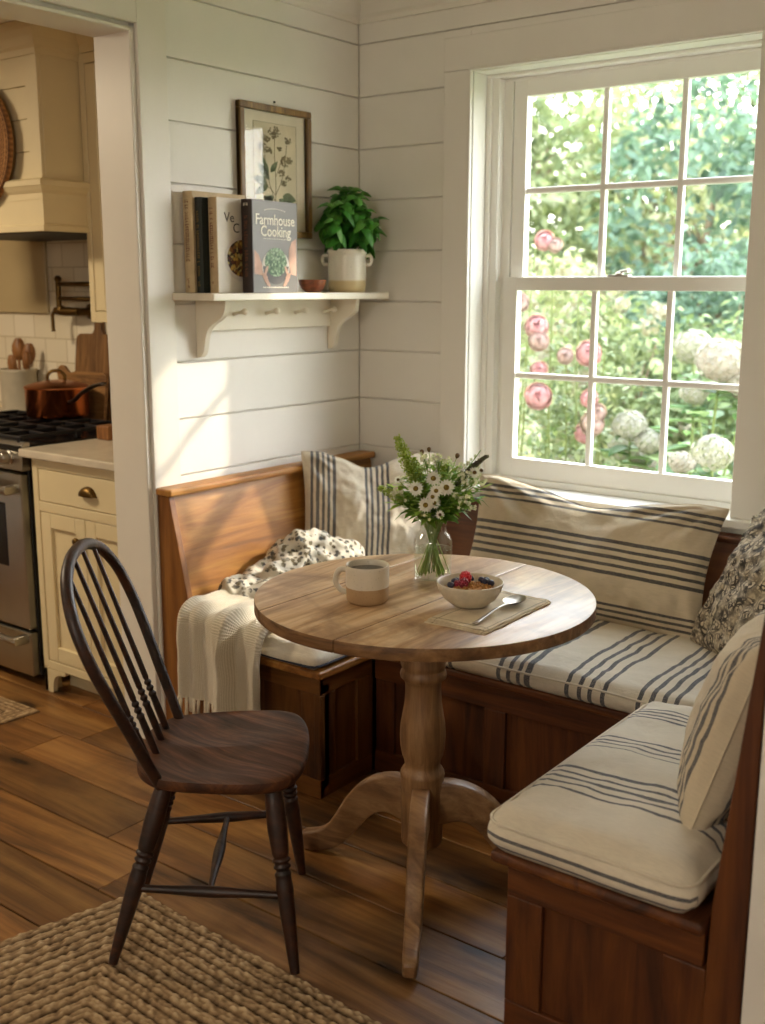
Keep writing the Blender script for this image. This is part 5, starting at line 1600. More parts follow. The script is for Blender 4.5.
# chopping boards
M_b1 = m_wood('walnut chopping board', '3F2A16', '7A5530', '9E7446', 'z', .5, 1.6, 0, None, .1); M_b2 = m_wood('cherry chopping board', '4E3218', '8A6034', 'AE8250', 'x', .5, 1.6, 0, None, .1)
def slab(name, label, poly, th, loc, tilt, mat):
    t = thing(name, label, 'chopping board', loc, 'chopping boards leaning on the tiles')
    t.rotation_euler = (tilt, 0, 0)
    g = G(); g.prism(poly, 0, th, 'xz', .003); g.build('board', mat, t, local=True)
    return t
def rr_(x0, x1, z0, z1, r, n=6):
    p = []
    for cx_, cz_, a0 in ((x1 - r, z0 + r, -90), (x1 - r, z1 - r, 0), (x0 + r, z1 - r, 90), (x0 + r, z0 + r, 180)):
        for i in range(n + 1):
            a = math.radians(a0 + 90 * i / n); p.append((cx_ + r * cos(a), cz_ + r * sin(a)))
    return p
body = rr_(-.145, .145, 0, .372, .035)
k_ = max(range(len(body)), key=lambda i: (body[i][1], body[i][0]))
tall = [p for p in body if not (p[1] > .371 and abs(p[0]) < .1)]
i_ = next(i for i in range(len(tall)) if tall[i][1] > .36 and tall[i + 1][0] < 0)
hnd = [(.035, .374), (.024, .39), (.022, .44), (.012, .455), (-.012, .455), (-.022, .44), (-.024, .39), (-.035, .374)]
tall = tall[:i_ + 1] + hnd + tall[i_ + 1:]
slab('chopping_board', 'tall dark chopping board with a short handle leaning on the kitchen tiles', tall, .02, (-1.22, -.325, .9205), math.radians(-6), M_b1)
pad = catm([(.135, .0), (.14, .12), (.137, .205), (.06, .214), (-.06, .212), (-.10, .205), (-.125, .212), (-.15, .232), (-.176, .232), (-.192, .212), (-.192, .188), (-.176, .168), (-.15, .165), (-.13, .155), (-.125, .10), (-.12, 0)], 3)
slab('chopping_board', 'lower paddle board with a round end, in front of the tall chopping board', pad, .018, (-1.235, -.372, .9205), math.radians(-6), M_b2)
g = G(); g.bev(-.73, -.66, -.70, -.63, .9205, .975, .006, 2); o = g.build('wooden_box', M_sp1); recentre(o); tag(o, 'small brown wooden box on the worktop against the doorway edge', 'box')

# pot filler tap
pfl = thing('pot_filler', 'aged brass folding tap on the tiled wall above the saucepan', 'tap', (-1.30, -.262, 1.385))
g = G(); g.lathe([(.034, 0), (.034, .006), (.02, .012), (.016, .02), (.016, .07)], 24, Matrix.Translation((-1.285, -.259, 1.385)) @ Matrix.Rotation(PI / 2, 4, 'X')); g.build('wall_flange', M_brass, pfl, 45)
g = G(); g.tube([(-1.285, -.325, 1.385), (-1.36, -.335, 1.385), (-1.425, -.345, 1.388)], [.017, .020, .015], 14); g.lathe([(.012, 0), (.019, .01), (.019, .03), (.012, .04)], 16, Matrix.Translation((-1.39, -.34, 1.37))); g.build('valve', M_brass, pfl, 45)
g = G(); g.tube(catm([(-1.425, -.345, 1.388), (-1.437, -.35, 1.37), (-1.436, -.352, 1.33), (-1.430, -.355, 1.30)], 5), [.010] + [.0075] * 14 + [.011], 10); g.build('spout', M_brass, pfl, True)
g = G(); g.tube([(-1.40, -.34, 1.39), (-1.40, -.34, 1.52)], .012, 12); g.lathe([(.014, 0), (.017, .01), (.010, .022), (.001, .024)], 14, Matrix.Translation((-1.40, -.34, 1.515))); g.build('riser', M_brass, pfl, 45)
for z_ in (1.502, 1.44):
    g = G(); g.tube([(-1.40, -.34, z_), (-1.17, -.335, z_)], .0095, 12); g.build('arm', M_brass, pfl, True)
g = G(); g.tube([(-1.17, -.335, 1.42), (-1.17, -.335, 1.52)], .012, 12); g.build('joint', M_brass, pfl, 45)

# plain panel on the wall under the hood
g = G(); g.bev(-2.3, -1.575, -.275, -.259, 1.372, 1.75, .003, 1); struct(g.build('trim_backsplash', m_paint('beige backsplash panel', 'B9A67E', .4)))

# range hood
hd_ = thing('range_hood', 'cream boarded range hood with a moulded mantel, seen through the doorway', 'hood', (-1.2, -.55, 1.69))
HX0, HX1, HY = -1.66, -.788, -.835
g = G(); g.box(HX0 + .012, HX1 - .006, HY + .012, -.262, 1.80, 2.32)
for i in range(4):
    g.bev(HX0 + .02, HX1 - .07, HY + .004, HY + .014, 1.858 + i * .112 + .0012, 1.858 + (i + 1) * .112 - .0012, .0015, 1)
g.bev(HX1 - .07, HX1, HY, HY + .016, 1.85, 2.31, .002, 1); g.bev(HX0, HX0 + .02, HY, HY + .016, 1.85, 2.31, .002, 1)
g.bev(HX1 - .016, HX1 - .0005, HY + .0165, -.262, 1.85, 2.31, .002, 1)
g.build('chimney', M_cab, hd_)
def wrap(g, prof, x0, x1, y0, y1):
    """moulding profile (out, z) run round the front and both sides"""
    rings = []
    for o_, z_ in prof: rings.append([(x0 - o_, y1, z_), (x0 - o_, y0 - o_, z_), (x1 + o_, y0 - o_, z_), (x1 + o_, y1, z_)])
    vs = [p for r in rings for p in r]; fs = []
    n = len(rings)
    for i in range(n):
        for j in range(3):
            i2 = (i + 1) % n
            fs.append((i * 4 + j, i * 4 + j + 1, i2 * 4 + j + 1, i2 * 4 + j))
    g.add(vs, fs)
g = G(); wrap(g, [(-.01, 2.295), (.006, 2.295), (.008, 2.315), (.02, 2.325), (.03, 2.35), (.045, 2.372), (.048, 2.385), (.048, 2.3985), (-.01, 2.3985)], HX0, HX1, HY, -.262); g.build('crown_moulding', M_cab, hd_)
g = G(); wrap(g, [(-.02, 1.80), (.012, 1.80), (.012, 1.822), (.022, 1.832), (.032, 1.846), (.036, 1.848), (.036, 1.866), (.02, 1.874), (-.02, 1.874)], HX0, HX1, HY, -.262); g.build('mantel_shelf', M_cab, hd_)
g = G(); wrap(g, [(-.02, 1.69), (.020, 1.69), (.020, 1.708), (.010, 1.716), (.010, 1.81), (-.02, 1.81)], HX0, HX1, HY, -.262); g.build('apron', M_cab, hd_)
g = G(); g.bev(HX0 + .03, HX1 - .03, HY + .03, -.27, 1.688, 1.70, .002, 1); g.build('filter', M_iron, hd_)

# upper cabinet
uc = thing('wall_cabinet', 'cream wall cabinet between the range hood and the doorway', 'cabinet', (-.45, -.45, 1.365))
UX0, UX1, UY = -.784, -.175, -.655
g = G(); g.bev(UX0, UX1, UY + .018, -.262, 1.365, 2.32, .002, 1); g.box(UX0 + .001, UX1 - .001, UY + .011, -.263, 2.3205, 2.395); g.build('carcass', M_cab, uc)
g = G()
for a, b, c_, d in ((UX0 + .0285, UX1 - .0205, 2.285, 2.3195), (UX0 + .0285, UX1 - .0205, 1.36, 1.40), (UX0, UX0 + .028, 1.36, 2.3195), (UX1 - .02, UX1, 1.36, 2.3195)): g.bev(a, b, UY, UY + .02, c_, d, .0015, 1)
g.build('face_frame', M_cab, uc)
for x0, x1 in ((UX0 + .031, -.47), (-.467, UX1 - .023)):
    g = G(); s_ = .055
    g.bev(x0, x0 + s_, UY + .002, UY + .022, 1.403, 2.282, .002, 1); g.bev(x1 - s_, x1, UY + .002, UY + .022, 1.403, 2.282, .002, 1)
    g.bev(x0 + s_, x1 - s_, UY + .002, UY + .022, 1.403, 1.46, .002, 1); g.bev(x0 + s_, x1 - s_, UY + .002, UY + .022, 2.225, 2.282, .002, 1)
    g.bev(x0 + s_ - .008, x1 - s_ + .008, UY + .014, UY + .02, 1.452, 2.233, .006, 2); g.build('door', M_cab, uc)
g = G(); g.prism([(UY + .0105, 2.3205), (UY - .004, 2.3205), (UY - .012, 2.345), (UY - .03, 2.365), (UY - .045, 2.39), (UY - .045, 2.398), (UY + .01, 2.398)], UX0 + .002, UX1, 'yz'); g.build('crown_moulding', M_cab, uc)

# woven tray on the hood
def m_wicker():
    t = NT('woven seagrass')
    a = t.n('Attribute', attribute_name='braid').outputs['Fac']
    nz = t.noise(t.coord('Object'), 70, 4, .7)
    c = t.ramp(t.math('ADD', t.math('MULTIPLY', a, .7), t.math('MULTIPLY', nz, .4)), [(.25, hx('4A2A12')), (.6, hx('9A6A38')), (.95, hx('C69A62'))])
    t.pbsdf(c, .85)
    return t.mat
WC = Vector((-1.142, HY - .004, 2.006)); R_ = .23
g = G(); at = []
def wk(a, b):
    an = 2 * PI * a; r = R_ * b
    rim = smooth01((b - .80) / .1) * smooth01((1.0 - b) / .02 + .3)
    h = .5 + .5 * cos(2 * PI * (r / .011)); k_ = .5 + .5 * cos(an * 70 + PI * math.floor(r / .011))
    at.append(h * (.5 + .5 * k_))
    return (WC.x + r * cos(an), WC.y - .012 - .026 * rim - .004 * h * (.5 + .5 * k_), WC.z + r * sin(an))
g.grid(wk, 280, 90, True)
nvf = len(at)
g.grid(lambda a, b: (at.append(.3), (WC.x + R_ * (1 - b * .99) * cos(2 * PI * a), WC.y - (.02 if b < .1 else .004), WC.z + R_ * (1 - b * .99) * sin(2 * PI * a)))[1], 280, 6, True)
o = g.build('woven_tray', m_wicker(), None, True); o.data.attributes.new('braid', 'FLOAT', 'POINT').data.foreach_set('value', at)
recentre(o); tag(o, 'round woven tray hanging on the front of the range hood', 'tray')
# ------------------------------------------------------------------ garden outside the window
GZ = -.45
def m_ground(name, a, b, c_, scale=3.):
    t = NT(name); n1 = t.noise(t.coord('Object'), scale, 6, .7); n2 = t.noise(t.coord('Object'), scale * 14, 4, .7)
    t.pbsdf(t.ramp(t.math('ADD', t.math('MULTIPLY', n1, .6), t.math('MULTIPLY', n2, .4)), [(.35, hx(a)), (.5, hx(b)), (.65, hx(c_))]), .95, 0, t.bump(n2, .5, .02))
    return t.mat
g = G(); g.box(-40, 25, .2, 45, GZ - .1, GZ); struct(g.build('ground', m_ground('lawn', '4A5E2C', '5F7338', '75844A')))
g = G()
pathc = catm([(-1.2, 2.6), (-1.9, 5.0), (-3.0, 8.0), (-4.4, 11.5), (-7., 15.)], 6)
for (a, b) in zip(pathc, pathc[1:]): pass
def pth(a, b):
    i = a * (len(pathc) - 1); i0 = min(len(pathc) - 2, int(i)); f = i - i0
    x = pathc[i0][0] + (pathc[i0 + 1][0] - pathc[i0][0]) * f; y = pathc[i0][1] + (pathc[i0 + 1][1] - pathc[i0][1]) * f
    return (x + (b - .5) * 1.5, y, GZ + .012)
g.grid(pth, 40, 4); struct(g.build('garden_path', m_ground('gravel path', '6F675A', '837A6C', '968D7E', 6.)))

g = G(); g.box(-1.0, 9., .2, 1.0, GZ, GZ + .04); struct(g.build('bounce_slab', m_ground('pale bounce slab', 'B9B3A6', 'CBC5B8', 'D9D4C8', 4.)))  # unseen pale slab added to bounce daylight up into the room
def quads(g, p, n_, s_, asp, r, tone):
    a, b, n_ = basis(n_); an = r.random() * 6.283
    u = (a * cos(an) + b * sin(an)) * s_; v = (b * cos(an) - a * sin(an)) * s_ * asp
    g.add([p - u, p - v * .9 + n_ * s_ * .12, p + u - n_ * s_ * .15, p + v * .9 + n_ * s_ * .12], [(0, 1, 2), (0, 2, 3)], 0, None, tone)
def crown(c, rad, nclump, nleaf, ls, clr, seed, asp=.55, shell=.55, low=-.9):
    r = random.Random(seed); g = G(); c = Vector(c); n = 0
    for i in range(nclump):
        while True:
            d = Vector((r.uniform(-1, 1), r.uniform(-1, 1), r.uniform(low, 1)))
            if shell < d.length < 1: break
        cc = c + Vector((d.x * rad[0], d.y * rad[1], d.z * rad[2])); ct = r.random()
        for j in range(nleaf):
            o = Vector((r.gauss(0, 1), r.gauss(0, 1), r.gauss(0, .8))) * clr
            nn = (o.normalized() + Vector((r.uniform(-.6, .6), r.uniform(-.6, .6), r.uniform(0, 1.2))))
            quads(g, cc + o, nn, ls * r.uniform(.7, 1.3), asp, r, min(1, max(0, .55 * ct + .45 * r.random())))
    return g
def trunk(base, top, r0, r1, branches, seed, crown_r):
    r = random.Random(seed); g = G(); base = Vector(base); top = Vector(top)
    p = [base, base.lerp(top, .35) + Vector((r.uniform(-.1, .1), r.uniform(-.1, .1), 0)), base.lerp(top, .7) + Vector((r.uniform(-.12, .12), 0, 0)), top]
    g.tube(catm([tuple(q) for q in p], 4), [r0 + (r1 - r0) * i / 12 for i in range(13)], 9)
    for i in range(branches):
        q = base.lerp(top, r.uniform(.45, .95)); a = r.random() * 6.283
        e = q + Vector((cos(a) * crown_r * .7, sin(a) * crown_r * .7, crown_r * r.uniform(.2, .7)))
        g.tube([q, q.lerp(e, .5) + Vector((0, 0, .08)), e], [r1 * .9, r1 * .6, r1 * .2], 6)
    return g
M_bark = m_wood('bark', '3A3024', '6A5A46', '8C7B62', 'z', .9, .5, 0, None, .5)
M_t1 = m_leaf('light green foliage', ['5E7A3C', '86A052', 'AFC277', 'D3DCA0'], .45, .55, 1., .60, .32)
M_t2 = m_leaf('blue green foliage', ['34513F', '4E705A', '6F927A', '94B399'], .4, .55, 1., .95, .2)
M_t3 = m_leaf('pale yellow green foliage', ['93A457', 'BCC67C', 'DBDDA0', 'EDEAC0'], .5, .55, 1., .60, .32)
M_t4 = m_leaf('mid green foliage', ['4C6E34', '6F9148', '93AF62', 'B7C98A'], .4, .55, 1., .60, .32)
def tree(label, x, y, h, cr, mat, seed, ls=.10, nc=90, nl=26, crz=None, cz=None):
    t = thing('tree', label, 'tree', (x, y, GZ), 'trees beyond the garden')
    crz = crz or h * .36; cz = cz or GZ + h - crz
    trunk((x, y, GZ), (x + .1, y, cz + crz * .3), .035 * h / 2 + .03, .03, 9, seed, min(cr)).build('trunk', M_bark, t, True)
    crown((x, y, cz), (cr[0], cr[1], crz), nc, nl, ls, .30 * cr[0] / 1.5, seed, low=-.95).build('crown', mat, t, attr=True)
    return t
tree('light green tree behind the left column of window panes', -5.3, 10.2, 5.5, (1.6, 1.3), M_t1, 41, .09, 170, 30, 2.3)
tree('pale yellow-green tree behind the middle column of window panes', -4.55, 12.6, 4.9, (1.5, 1.3), M_t3, 42, .10, 160, 28, 2.1)
tree('blue-green tree behind the right column of window panes', -2.35, 9.4, 4.6, (1.2, 1.1), M_t2, 43, .085, 105, 26, 2.1, 1.9)
tree('tall thin-leaved tree at the back, in the upper middle panes', -5.6, 16.5, 6.6, (1.9, 1.6), M_t4, 44, .12, 85, 20, 2.3)
tree('tall pale tree at the back, in the upper right panes', -3.3, 15.5, 6.3, (1.7, 1.5), M_t1, 45, .12, 80, 20, 2.3)
tree('dark green tree at the far left of the garden view', -7.9, 12.5, 6.0, (1.8, 1.6), M_t4, 46, .12, 150, 26, 2.7)
tree('blue-green tree hidden mostly by the right window frame', -.9, 9.8, 4.4, (1.3, 1.2), M_t2, 47, .10, 110, 24, 2.0)
def shrub(name, label, cat, x, y, rx, ry, h, mat, seed, ls, nc, nl, clr, bloom=None, nb=0, bs=.05, bmat=None, group=None):
    t = thing(name, label, cat, (x, y, GZ), group)
    r = random.Random(seed)
    g = G()
    for i in range(9):
        a = r.random() * 6.283; e = Vector((x + cos(a) * rx * .6, y + sin(a) * ry * .6, GZ + h * r.uniform(.5, .85)))
        g.tube([(x + cos(a) * .05, y + sin(a) * .05, GZ), tuple(Vector((x, y, GZ)).lerp(e, .5) + Vector((0, 0, .1))), tuple(e)], [.014, .010, .005], 6)
    g.build('stems', M_bark, t, True)
    crown((x, y, GZ + h * .5), (rx, ry, h * .5), nc, nl, ls, clr, seed, low=-1).build('foliage', mat, t, attr=True)
    if nb:
        for i in range(nb):
            while True:
                d = Vector((r.uniform(-1, 1), r.uniform(-1, .5), r.uniform(-.5, 1)))
                if .1 < d.length: break
            d.normalize(); c = Vector((x + d.x * rx, y + d.y * ry, GZ + h * .5 + d.z * h * .5))
            g = G()
            for j in range(34):
                o = Vector((r.gauss(0, 1), r.gauss(0, 1), r.gauss(0, 1))).normalized()
                quads(g, c + Vector((o.x, o.y, o.z * .9)) * bs * r.uniform(.75, 1.), o, bs * .36, .8, r, r.random())
            g.build(bloom, bmat, t, attr=True)
    return t
M_cream = m_leaf('cream blossom', ['D9CFA6', 'EFE7C8', 'F8F3DF'], .35, .6, 8., .36); M_white = m_leaf('white blossom', ['E3E0CC', 'F6F3E6', 'FFFDF4'], .35, .6, 8., .36)
shrub('flowering_shrub', 'white-flowering shrub behind the roses, in the lower middle panes', 'shrub', -1.05, 4.4, .62, .5, 1.95, M_t1, 51, .045, 120, 26, .11, 'blossom', 44, .075, M_cream, 'flowering shrubs')
shrub('flowering_shrub', 'cream-flowering shrub further back, above the left panes of the lower sash', 'shrub', -2.2, 5.6, .75, .6, 2.2, M_t3, 52, .05, 120, 26, .13, 'blossom', 36, .085, M_cream, 'flowering shrubs')
shrub('shrub', 'dense green shrub behind the hydrangeas, in the lower right panes', 'shrub', -.35, 5.0, .72, .6, 1.75, M_t4, 53, .05, 130, 28, .12)
shrub('shrub', 'dark blue-green shrub standing before the trees on the right', 'shrub', -1.5, 7.6, .95, .8, 2.5, M_t2, 54, .06, 140, 26, .16)
shrub('shrub', 'light green shrub beside the garden path, far back', 'shrub', -3.6, 8.6, .9, .8, 2.0, M_t1, 55, .06, 120, 26, .16)
shrub('shrub', 'low pale shrub at the left of the garden path', 'shrub', -1.5, 3.3, .5, .45, 1.05, M_t3, 56, .04, 100, 26, .09)
shrub('shrub', 'green shrub at the far end of the garden path', 'shrub', -5.3, 9.0, 1.1, .9, 2.4, M_t4, 57, .07, 130, 26, .18)
hg = thing('hedge', 'long clipped green hedge closing the back of the garden', 'hedge', (-6, 18.5, GZ))
r_h = random.Random(60); g = G()
for i in range(9000):
    p = Vector((r_h.uniform(-16, 3), 18.5 + r_h.uniform(-.5, .5), GZ + 3.0 * math.sqrt(r_h.random())))
    quads(g, p, Vector((r_h.uniform(-.5, .5), -1, r_h.uniform(0, .8))), .15, .6, r_h, r_h.random())
g.build('foliage', M_t4, hg, attr=True)
g = G(); g.box(-16, 3, 18.2, 18.8, GZ, GZ + 2.7); g.build('core', M_bark, hg)

# roses against the window
M_rleaf = m_leaf('rose leaf', ['4F6F30', '6F8F40', '97AE58', 'C3CF8A'], .4, .45, 12., .60, .32)
M_rose = m_leaf('pink rose petal', ['E9A0A8', 'EEB0B5', 'F2C0C0', 'F6D6D2'], .35, .6, 20., .56); M_rosew = m_leaf('blush rose petal', ['F0C4BC', 'F3D3CA', 'F6E0D6'], .35, .55, 20., .48)
rbh = thing('rose_bush', 'climbing rose bush with pink blooms just outside the left window panes', 'rose bush', (.0, 1.55, GZ))
rr = random.Random(71)
canes = [((-.25, 1.6), (-.12, 1.5, 1.25)), ((-.1, 1.65), (-.02, 1.55, 1.75)), ((.05, 1.6), (.10, 1.5, 1.15)), ((.15, 1.65), (.28, 1.55, 1.2)), ((.2, 1.6), (.30, 1.5, .95)), ((-.2, 1.55), (-.25, 1.5, .9)), ((.0, 1.55), (.02, 1.48, 1.0)), ((-.3, 1.7), (-.2, 1.7, 1.75)), ((.1, 1.7), (.05, 1.7, 1.5))]
g = G(); gl = G()
for (bx_, by_), e in canes:
    p = catm([(bx_, by_, GZ), (bx_ * 1.1, by_, GZ + .5), ((bx_ + e[0]) / 2, by_ - .02, (GZ + e[2]) / 2 + .25), e], 8)
    g.tube(p, [.010 - .006 * i / (len(p) - 1) for i in range(len(p))], 6)
    for i in range(170):
        t_ = rr.random() ** .8; q = Vector(p[int(t_ * (len(p) - 1))]) + Vector((rr.gauss(0, .085), rr.gauss(0, .07), rr.gauss(0, .06)))
        d = Vector((rr.uniform(-1, 1), rr.uniform(-1, 1), rr.uniform(-.4, .5)))
        gl.leaf(q, d, (0, 0, 1), rr.uniform(.035, .06), rr.uniform(.022, .034), .3, 0, min(1, max(0, rr.gauss(.5, .28))))
g.build('canes', m_plain('rose cane', '5D6B35', .6), rbh, True); gl.build('foliage', M_rleaf, rbh, attr=True)
def rose(c, R, mat, seed, face=(.45, -.85, .35)):
    r = random.Random(seed); g = G(); a, b, n_ = basis(Vector(face)); c = Vector(c)
    for L_, (k_, np_, op, sz) in enumerate(((.18, 3, .25, .5), (.34, 5, .4, .62), (.55, 6, .62, .72), (.78, 7, .9, .8), (.95, 7, 1.15, .82))):
        for i in range(np_):
            an = 6.283 * (i + .37 * L_) / np_ + r.uniform(-.2, .2)
            rr_ = R * (.66 + .085 * L_) * r.uniform(.94, 1.06)
            def pet(u, v):
                # cupped petal: a patch of a ball, its lip rolled outwards
                uu = u * 2 - 1
                th_ = (2.35 - v * (2.35 - op * .85)) ; wd_ = sz * 1.05 * sin(PI * (.12 + .8 * v)) / max(.35, sin(th_))
                ph = an + uu * wd_
                lip = 1 + .16 * smooth01((v - .7) / .3) * op + .05 * abs(uu)
                o = (a * cos(ph) + b * sin(ph)) * (sin(th_) * rr_ * lip) + n_ * (cos(th_) * rr_ * .92 - .10 * R * smooth01((v - .75) / .25) * op)
                return c + o
            g.grid(pet, 5, 5, c=min(1, max(0, .35 + .08 * L_ + r.uniform(-.25, .25))))
    g.ball(tuple(c), (R * .42, R * .42, R * .42), 10, 8, cc=.1)
    g.build('rose', mat, rbh, True, attr=True)
for i, (c, R, m_) in enumerate((((-.035, 1.44, 1.30), .058, M_rose), ((-.01, 1.42, 1.235), .05, M_rosew), ((-.005, 1.42, 1.095), .042, M_rose), ((.005, 1.40, .965), .066, M_rose), ((.262, 1.42, 1.185), .060, M_rose), ((.275, 1.42, .97), .045, M_rose),
                                ((.295, 1.42, .85), .058, M_rosew), ((.245, 1.44, .80), .05, M_rose), ((.31, 1.43, .905), .045, M_rosew), ((-.02, 1.46, 1.71), .048, M_rose), ((.035, 1.47, 1.69), .036, M_rosew), ((.12, 1.45, 1.165), .042, M_rosew), ((-.15, 1.46, 1.42), .05, M_rosew))):
    rose(c, R, m_, i)
# hydrangeas
M_hleaf = m_leaf('hydrangea leaf', ['4F8A3A', '6FA84C', '93C164', 'B9D88A'], .4, .45, 10., .60, .32)
M_hyd = m_leaf('cream hydrangea floret', ['D8DDB4', 'ECEBD0', 'F7F4E4', 'FFFDF6'], .35, .6, 30., .30); M_hydp = m_leaf('blush hydrangea floret', ['E3D3C0', 'F0E4D6', 'FAF4EA'], .35, .6, 30., .32)
def bigleaf(g, p, d, up, L, W, tone):
    d = Vector(d).normalized(); up = Vector(up); up = (up - d * up.dot(d)).normalized(); w_ = d.cross(up); vs = []
    for j in range(7):
        t = j / 6; pr = sin(PI * min(1, t * .94 + .04) ** .8) ** .8
        for i in range(5):
            u = i / 2 - 1; vs.append(Vector(p) + d * (L * t) + w_ * (W / 2 * u * pr) + up * (-.3 * L * t * t + .14 * W * abs(u)))
    g.add(vs, [(j * 5 + i, j * 5 + i + 1, (j + 1) * 5 + i + 1, (j + 1) * 5 + i) for j in range(6) for i in range(4)], 0, None, tone)
def hydrangea(label, x, y, heads, seed, nl, spread, h):
    t = thing('hydrangea', label, 'hydrangea', (x, y, GZ), 'hydrangeas outside the window'); r = random.Random(seed); g = G(); gl = G()
    for (c, R, m_) in heads:
        c = Vector(c); b = Vector((x + r.uniform(-.1, .1), y + r.uniform(-.05, .1), GZ))
        g.tube(catm([tuple(b), tuple(b.lerp(c, .5) + Vector((0, 0, .12))), tuple(c - Vector((0, 0, R * .5)))], 5), .007, 6)
        gh = G()
        for i in range(int(115)):
            z = 1 - 2 * (i + .5) / 115; an = i * 2.39996; o = Vector((math.sqrt(1 - z * z) * cos(an), math.sqrt(1 - z * z) * sin(an), z)); rad = R * (1 + .05 * r.gauss(0, 1) + .16 * noise.noise(c * 7 + o * 1.6)) * (.9 if o.z < -.3 else 1.); a_, b_, n_ = basis(o); sp_r = R * .17; tw = r.random() * 6
            for k_ in range(4):
                d = a_ * cos(tw + k_ * 1.571) + b_ * sin(tw + k_ * 1.571)
                w_ = n_.cross(d) * sp_r * .62; q = c + Vector((o.x, o.y, o.z * .86)) * rad
                gh.add([q, q + d * sp_r * .7 - w_ + n_ * sp_r * .12, q + d * sp_r * 1.25, q + d * sp_r * .7 + w_ + n_ * sp_r * .12], [(0, 1, 2), (0, 2, 3)], 0, None, min(1, max(0, .5 + .3 * z + r.uniform(-.5, .5))))
        gh.build('flower_head', m_, t, attr=True)
        for k_ in range(6):
            an = r.random() * 6.283; d = Vector((cos(an), sin(an), r.uniform(.0, .5))); L = r.uniform(.10, .15)
            bigleaf(gl, c - Vector((0, 0, R * .9 + r.uniform(0, .1))), d, (0, 0, 1), L, L * .66, r.random())
    for i in range(nl):
        an = r.random() * 6.283; rad = spread * math.sqrt(r.random()); p = Vector((x + rad * cos(an), y + rad * sin(an) * .8, GZ + h * (.25 + .7 * r.random()) * (1 - .3 * (rad / spread) ** 2)))
        d = Vector((cos(an + r.uniform(-.8, .8)), sin(an + r.uniform(-.8, .8)), r.uniform(-.1, .6))); L = r.uniform(.10, .17); bigleaf(gl, p, d, (0, 0, 1), L, L * r.uniform(.6, .72), r.random())
    g.build('stems', m_plain('hydrangea stem', '6B7B42', .6), t, True); gl.build('foliage', M_hleaf, t, True, attr=True)
hydrangea('hydrangea with one large cream head low in the right window pane', .93, 1.35, [((.975, 1.2, .80), .088, M_hyd), ((1.10, 1.35, .70), .075, M_hyd), ((.78, 1.35, .72), .06, M_hydp)], 81, 130, .42, 1.22)
hydrangea('hydrangea with pale blush heads behind the large one, filling the right panes', .72, 1.85, [((.80, 1.7, 1.16), .12, M_hydp), ((.56, 1.95, 1.20), .10, M_hyd), ((.92, 1.75, 1.05), .10, M_hydp), ((.66, 1.75, 1.0), .07, M_hyd)], 82, 150, .42, 1.58)
hydrangea('hydrangea with small greenish heads in the lower middle window panes', .36, 1.75, [((.405, 1.6, .83), .085, M_hyd), ((.50, 1.62, .76), .07, M_hyd), ((.30, 1.75, .70), .07, M_hyd), ((.44, 1.7, .64), .07, M_hydp)], 83, 110, .36, 1.05)
SKY = 9.5; GLOW = .75; SUN = 5.; SUN_DIR = (-.6, -.8, -.62); EXPO = 0.
LAMPS = [('kitchen_light', (-1.6, -2.2, 2.38), .5, 50, (1., .82, .58))]
FILL = ((2.2, -4.7, 1.9), .22, 60, (1., .92, .80))
# ------------------------------------------------------------------ light
w = bpy.data.worlds.new('sky'); SC.world = w; w.use_nodes = True
nt = w.node_tree; nt.nodes.clear()
o_ = nt.nodes.new('ShaderNodeOutputWorld'); b_ = nt.nodes.new('ShaderNodeBackground')
tc = nt.nodes.new('ShaderNodeTexCoord'); sp = nt.nodes.new('ShaderNodeSeparateXYZ'); cr = nt.nodes.new('ShaderNodeValToRGB')
nt.links.new(tc.outputs['Generated'], sp.inputs[0]); nt.links.new(sp.outputs[2], cr.inputs[0])
cr.color_ramp.elements[0].position = .0; cr.color_ramp.elements[0].color = (1.0, .97, .90, 1)
cr.color_ramp.elements[1].position = .7; cr.color_ramp.elements[1].color = (.80, .90, 1.0, 1)
# hazy sky, brighter round the sun
dt = nt.nodes.new('ShaderNodeVectorMath'); dt.operation = 'DOT_PRODUCT'; nt.links.new(tc.outputs['Generated'], dt.inputs[0])
dt.inputs[1].default_value = tuple(-Vector(SUN_DIR).normalized())
mx_ = nt.nodes.new('ShaderNodeMath'); mx_.operation = 'MAXIMUM'; nt.links.new(dt.outputs['Value'], mx_.inputs[0]); mx_.inputs[1].default_value = 0.
pw = nt.nodes.new('ShaderNodeMath'); pw.operation = 'POWER'; nt.links.new(mx_.outputs[0], pw.inputs[0]); pw.inputs[1].default_value = 2.5
ma = nt.nodes.new('ShaderNodeMath'); ma.operation = 'MULTIPLY_ADD'; nt.links.new(pw.outputs[0], ma.inputs[0]); ma.inputs[1].default_value = SKY * GLOW; ma.inputs[2].default_value = SKY
nt.links.new(cr.outputs[0], b_.inputs[0]); nt.links.new(ma.outputs[0], b_.inputs[1])
nt.links.new(b_.outputs[0], o_.inputs[0])
sun = bpy.data.lights.new('sun', 'SUN'); sun.energy = SUN; sun.angle = math.radians(1.4); sun.color = (1., .87, .68)
so = bpy.data.objects.new('sun', sun); COL.objects.link(so)
sd = Vector(SUN_DIR).normalized()
so.rotation_euler = sd.to_track_quat('-Z', 'Y').to_euler()
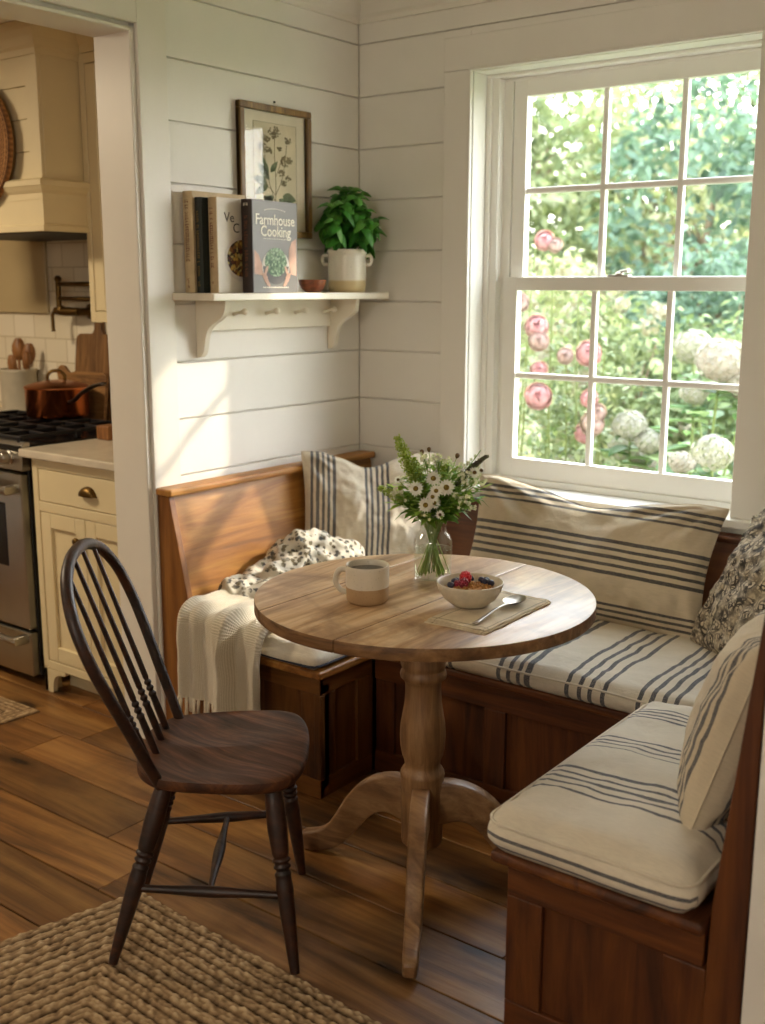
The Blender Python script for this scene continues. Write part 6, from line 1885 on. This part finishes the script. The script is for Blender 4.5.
so.location = (6, 8, 6)
def lamp(name, loc, size, energy, col):
    l = bpy.data.lights.new(name, 'AREA'); l.shape = 'DISK'; l.size = size; l.energy = energy; l.color = col
    o = bpy.data.objects.new(name, l); COL.objects.link(o); o.location = loc
    return o
for nm, loc, size, en, col in LAMPS:
    lamp(nm, loc, size, en, col)

pl = bpy.data.lights.new('fill_light', 'POINT'); pl.shadow_soft_size = FILL[1]; pl.energy = FILL[2]; pl.color = FILL[3]  # unseen fill light added behind the camera, without any fixture
po = bpy.data.objects.new('fill_light', pl); COL.objects.link(po); po.location = FILL[0]

# ------------------------------------------------------------------ camera
cam = bpy.data.cameras.new('camera'); co = bpy.data.objects.new('camera', cam); COL.objects.link(co)
pi_, ya_, ro_ = math.radians(11.66275), math.radians(37.32317), math.radians(-.1445)
fw = Vector((-sin(ya_) * cos(pi_), cos(ya_) * cos(pi_), -sin(pi_)))
rt = Vector((cos(ya_), sin(ya_), 0)); dn = fw.cross(rt)
rt, dn = cos(ro_) * rt + sin(ro_) * dn, -sin(ro_) * rt + cos(ro_) * dn
co.matrix_world = Matrix(((rt.x, -dn.x, -fw.x, 2.6704), (rt.y, -dn.y, -fw.y, -3.3529), (rt.z, -dn.z, -fw.z, 1.5), (0, 0, 0, 1)))
cam.sensor_fit = 'AUTO'; cam.sensor_width = 36; cam.lens = 1097.95 * 36 / 1024
cam.clip_start = .05; cam.clip_end = 200
cam.dof.use_dof = True; cam.dof.focus_distance = 2.75
cam.dof.aperture_fstop = (cam.lens / 1000) / .0125
SC.camera = co
SC.view_settings.view_transform = 'Standard'; SC.view_settings.look = 'None'
SC.view_settings.exposure = EXPO; SC.view_settings.gamma = 1.; SC.view_settings.use_curve_mapping = False
SC.cycles.use_denoising = True
SC.cycles.max_bounces = 10; SC.cycles.diffuse_bounces = 6; SC.cycles.transparent_max_bounces = 24; SC.cycles.sample_clamp_indirect = 6.
SC.cycles.caustics_reflective = False; SC.cycles.caustics_refractive = False
bpy.context.view_layer.update()
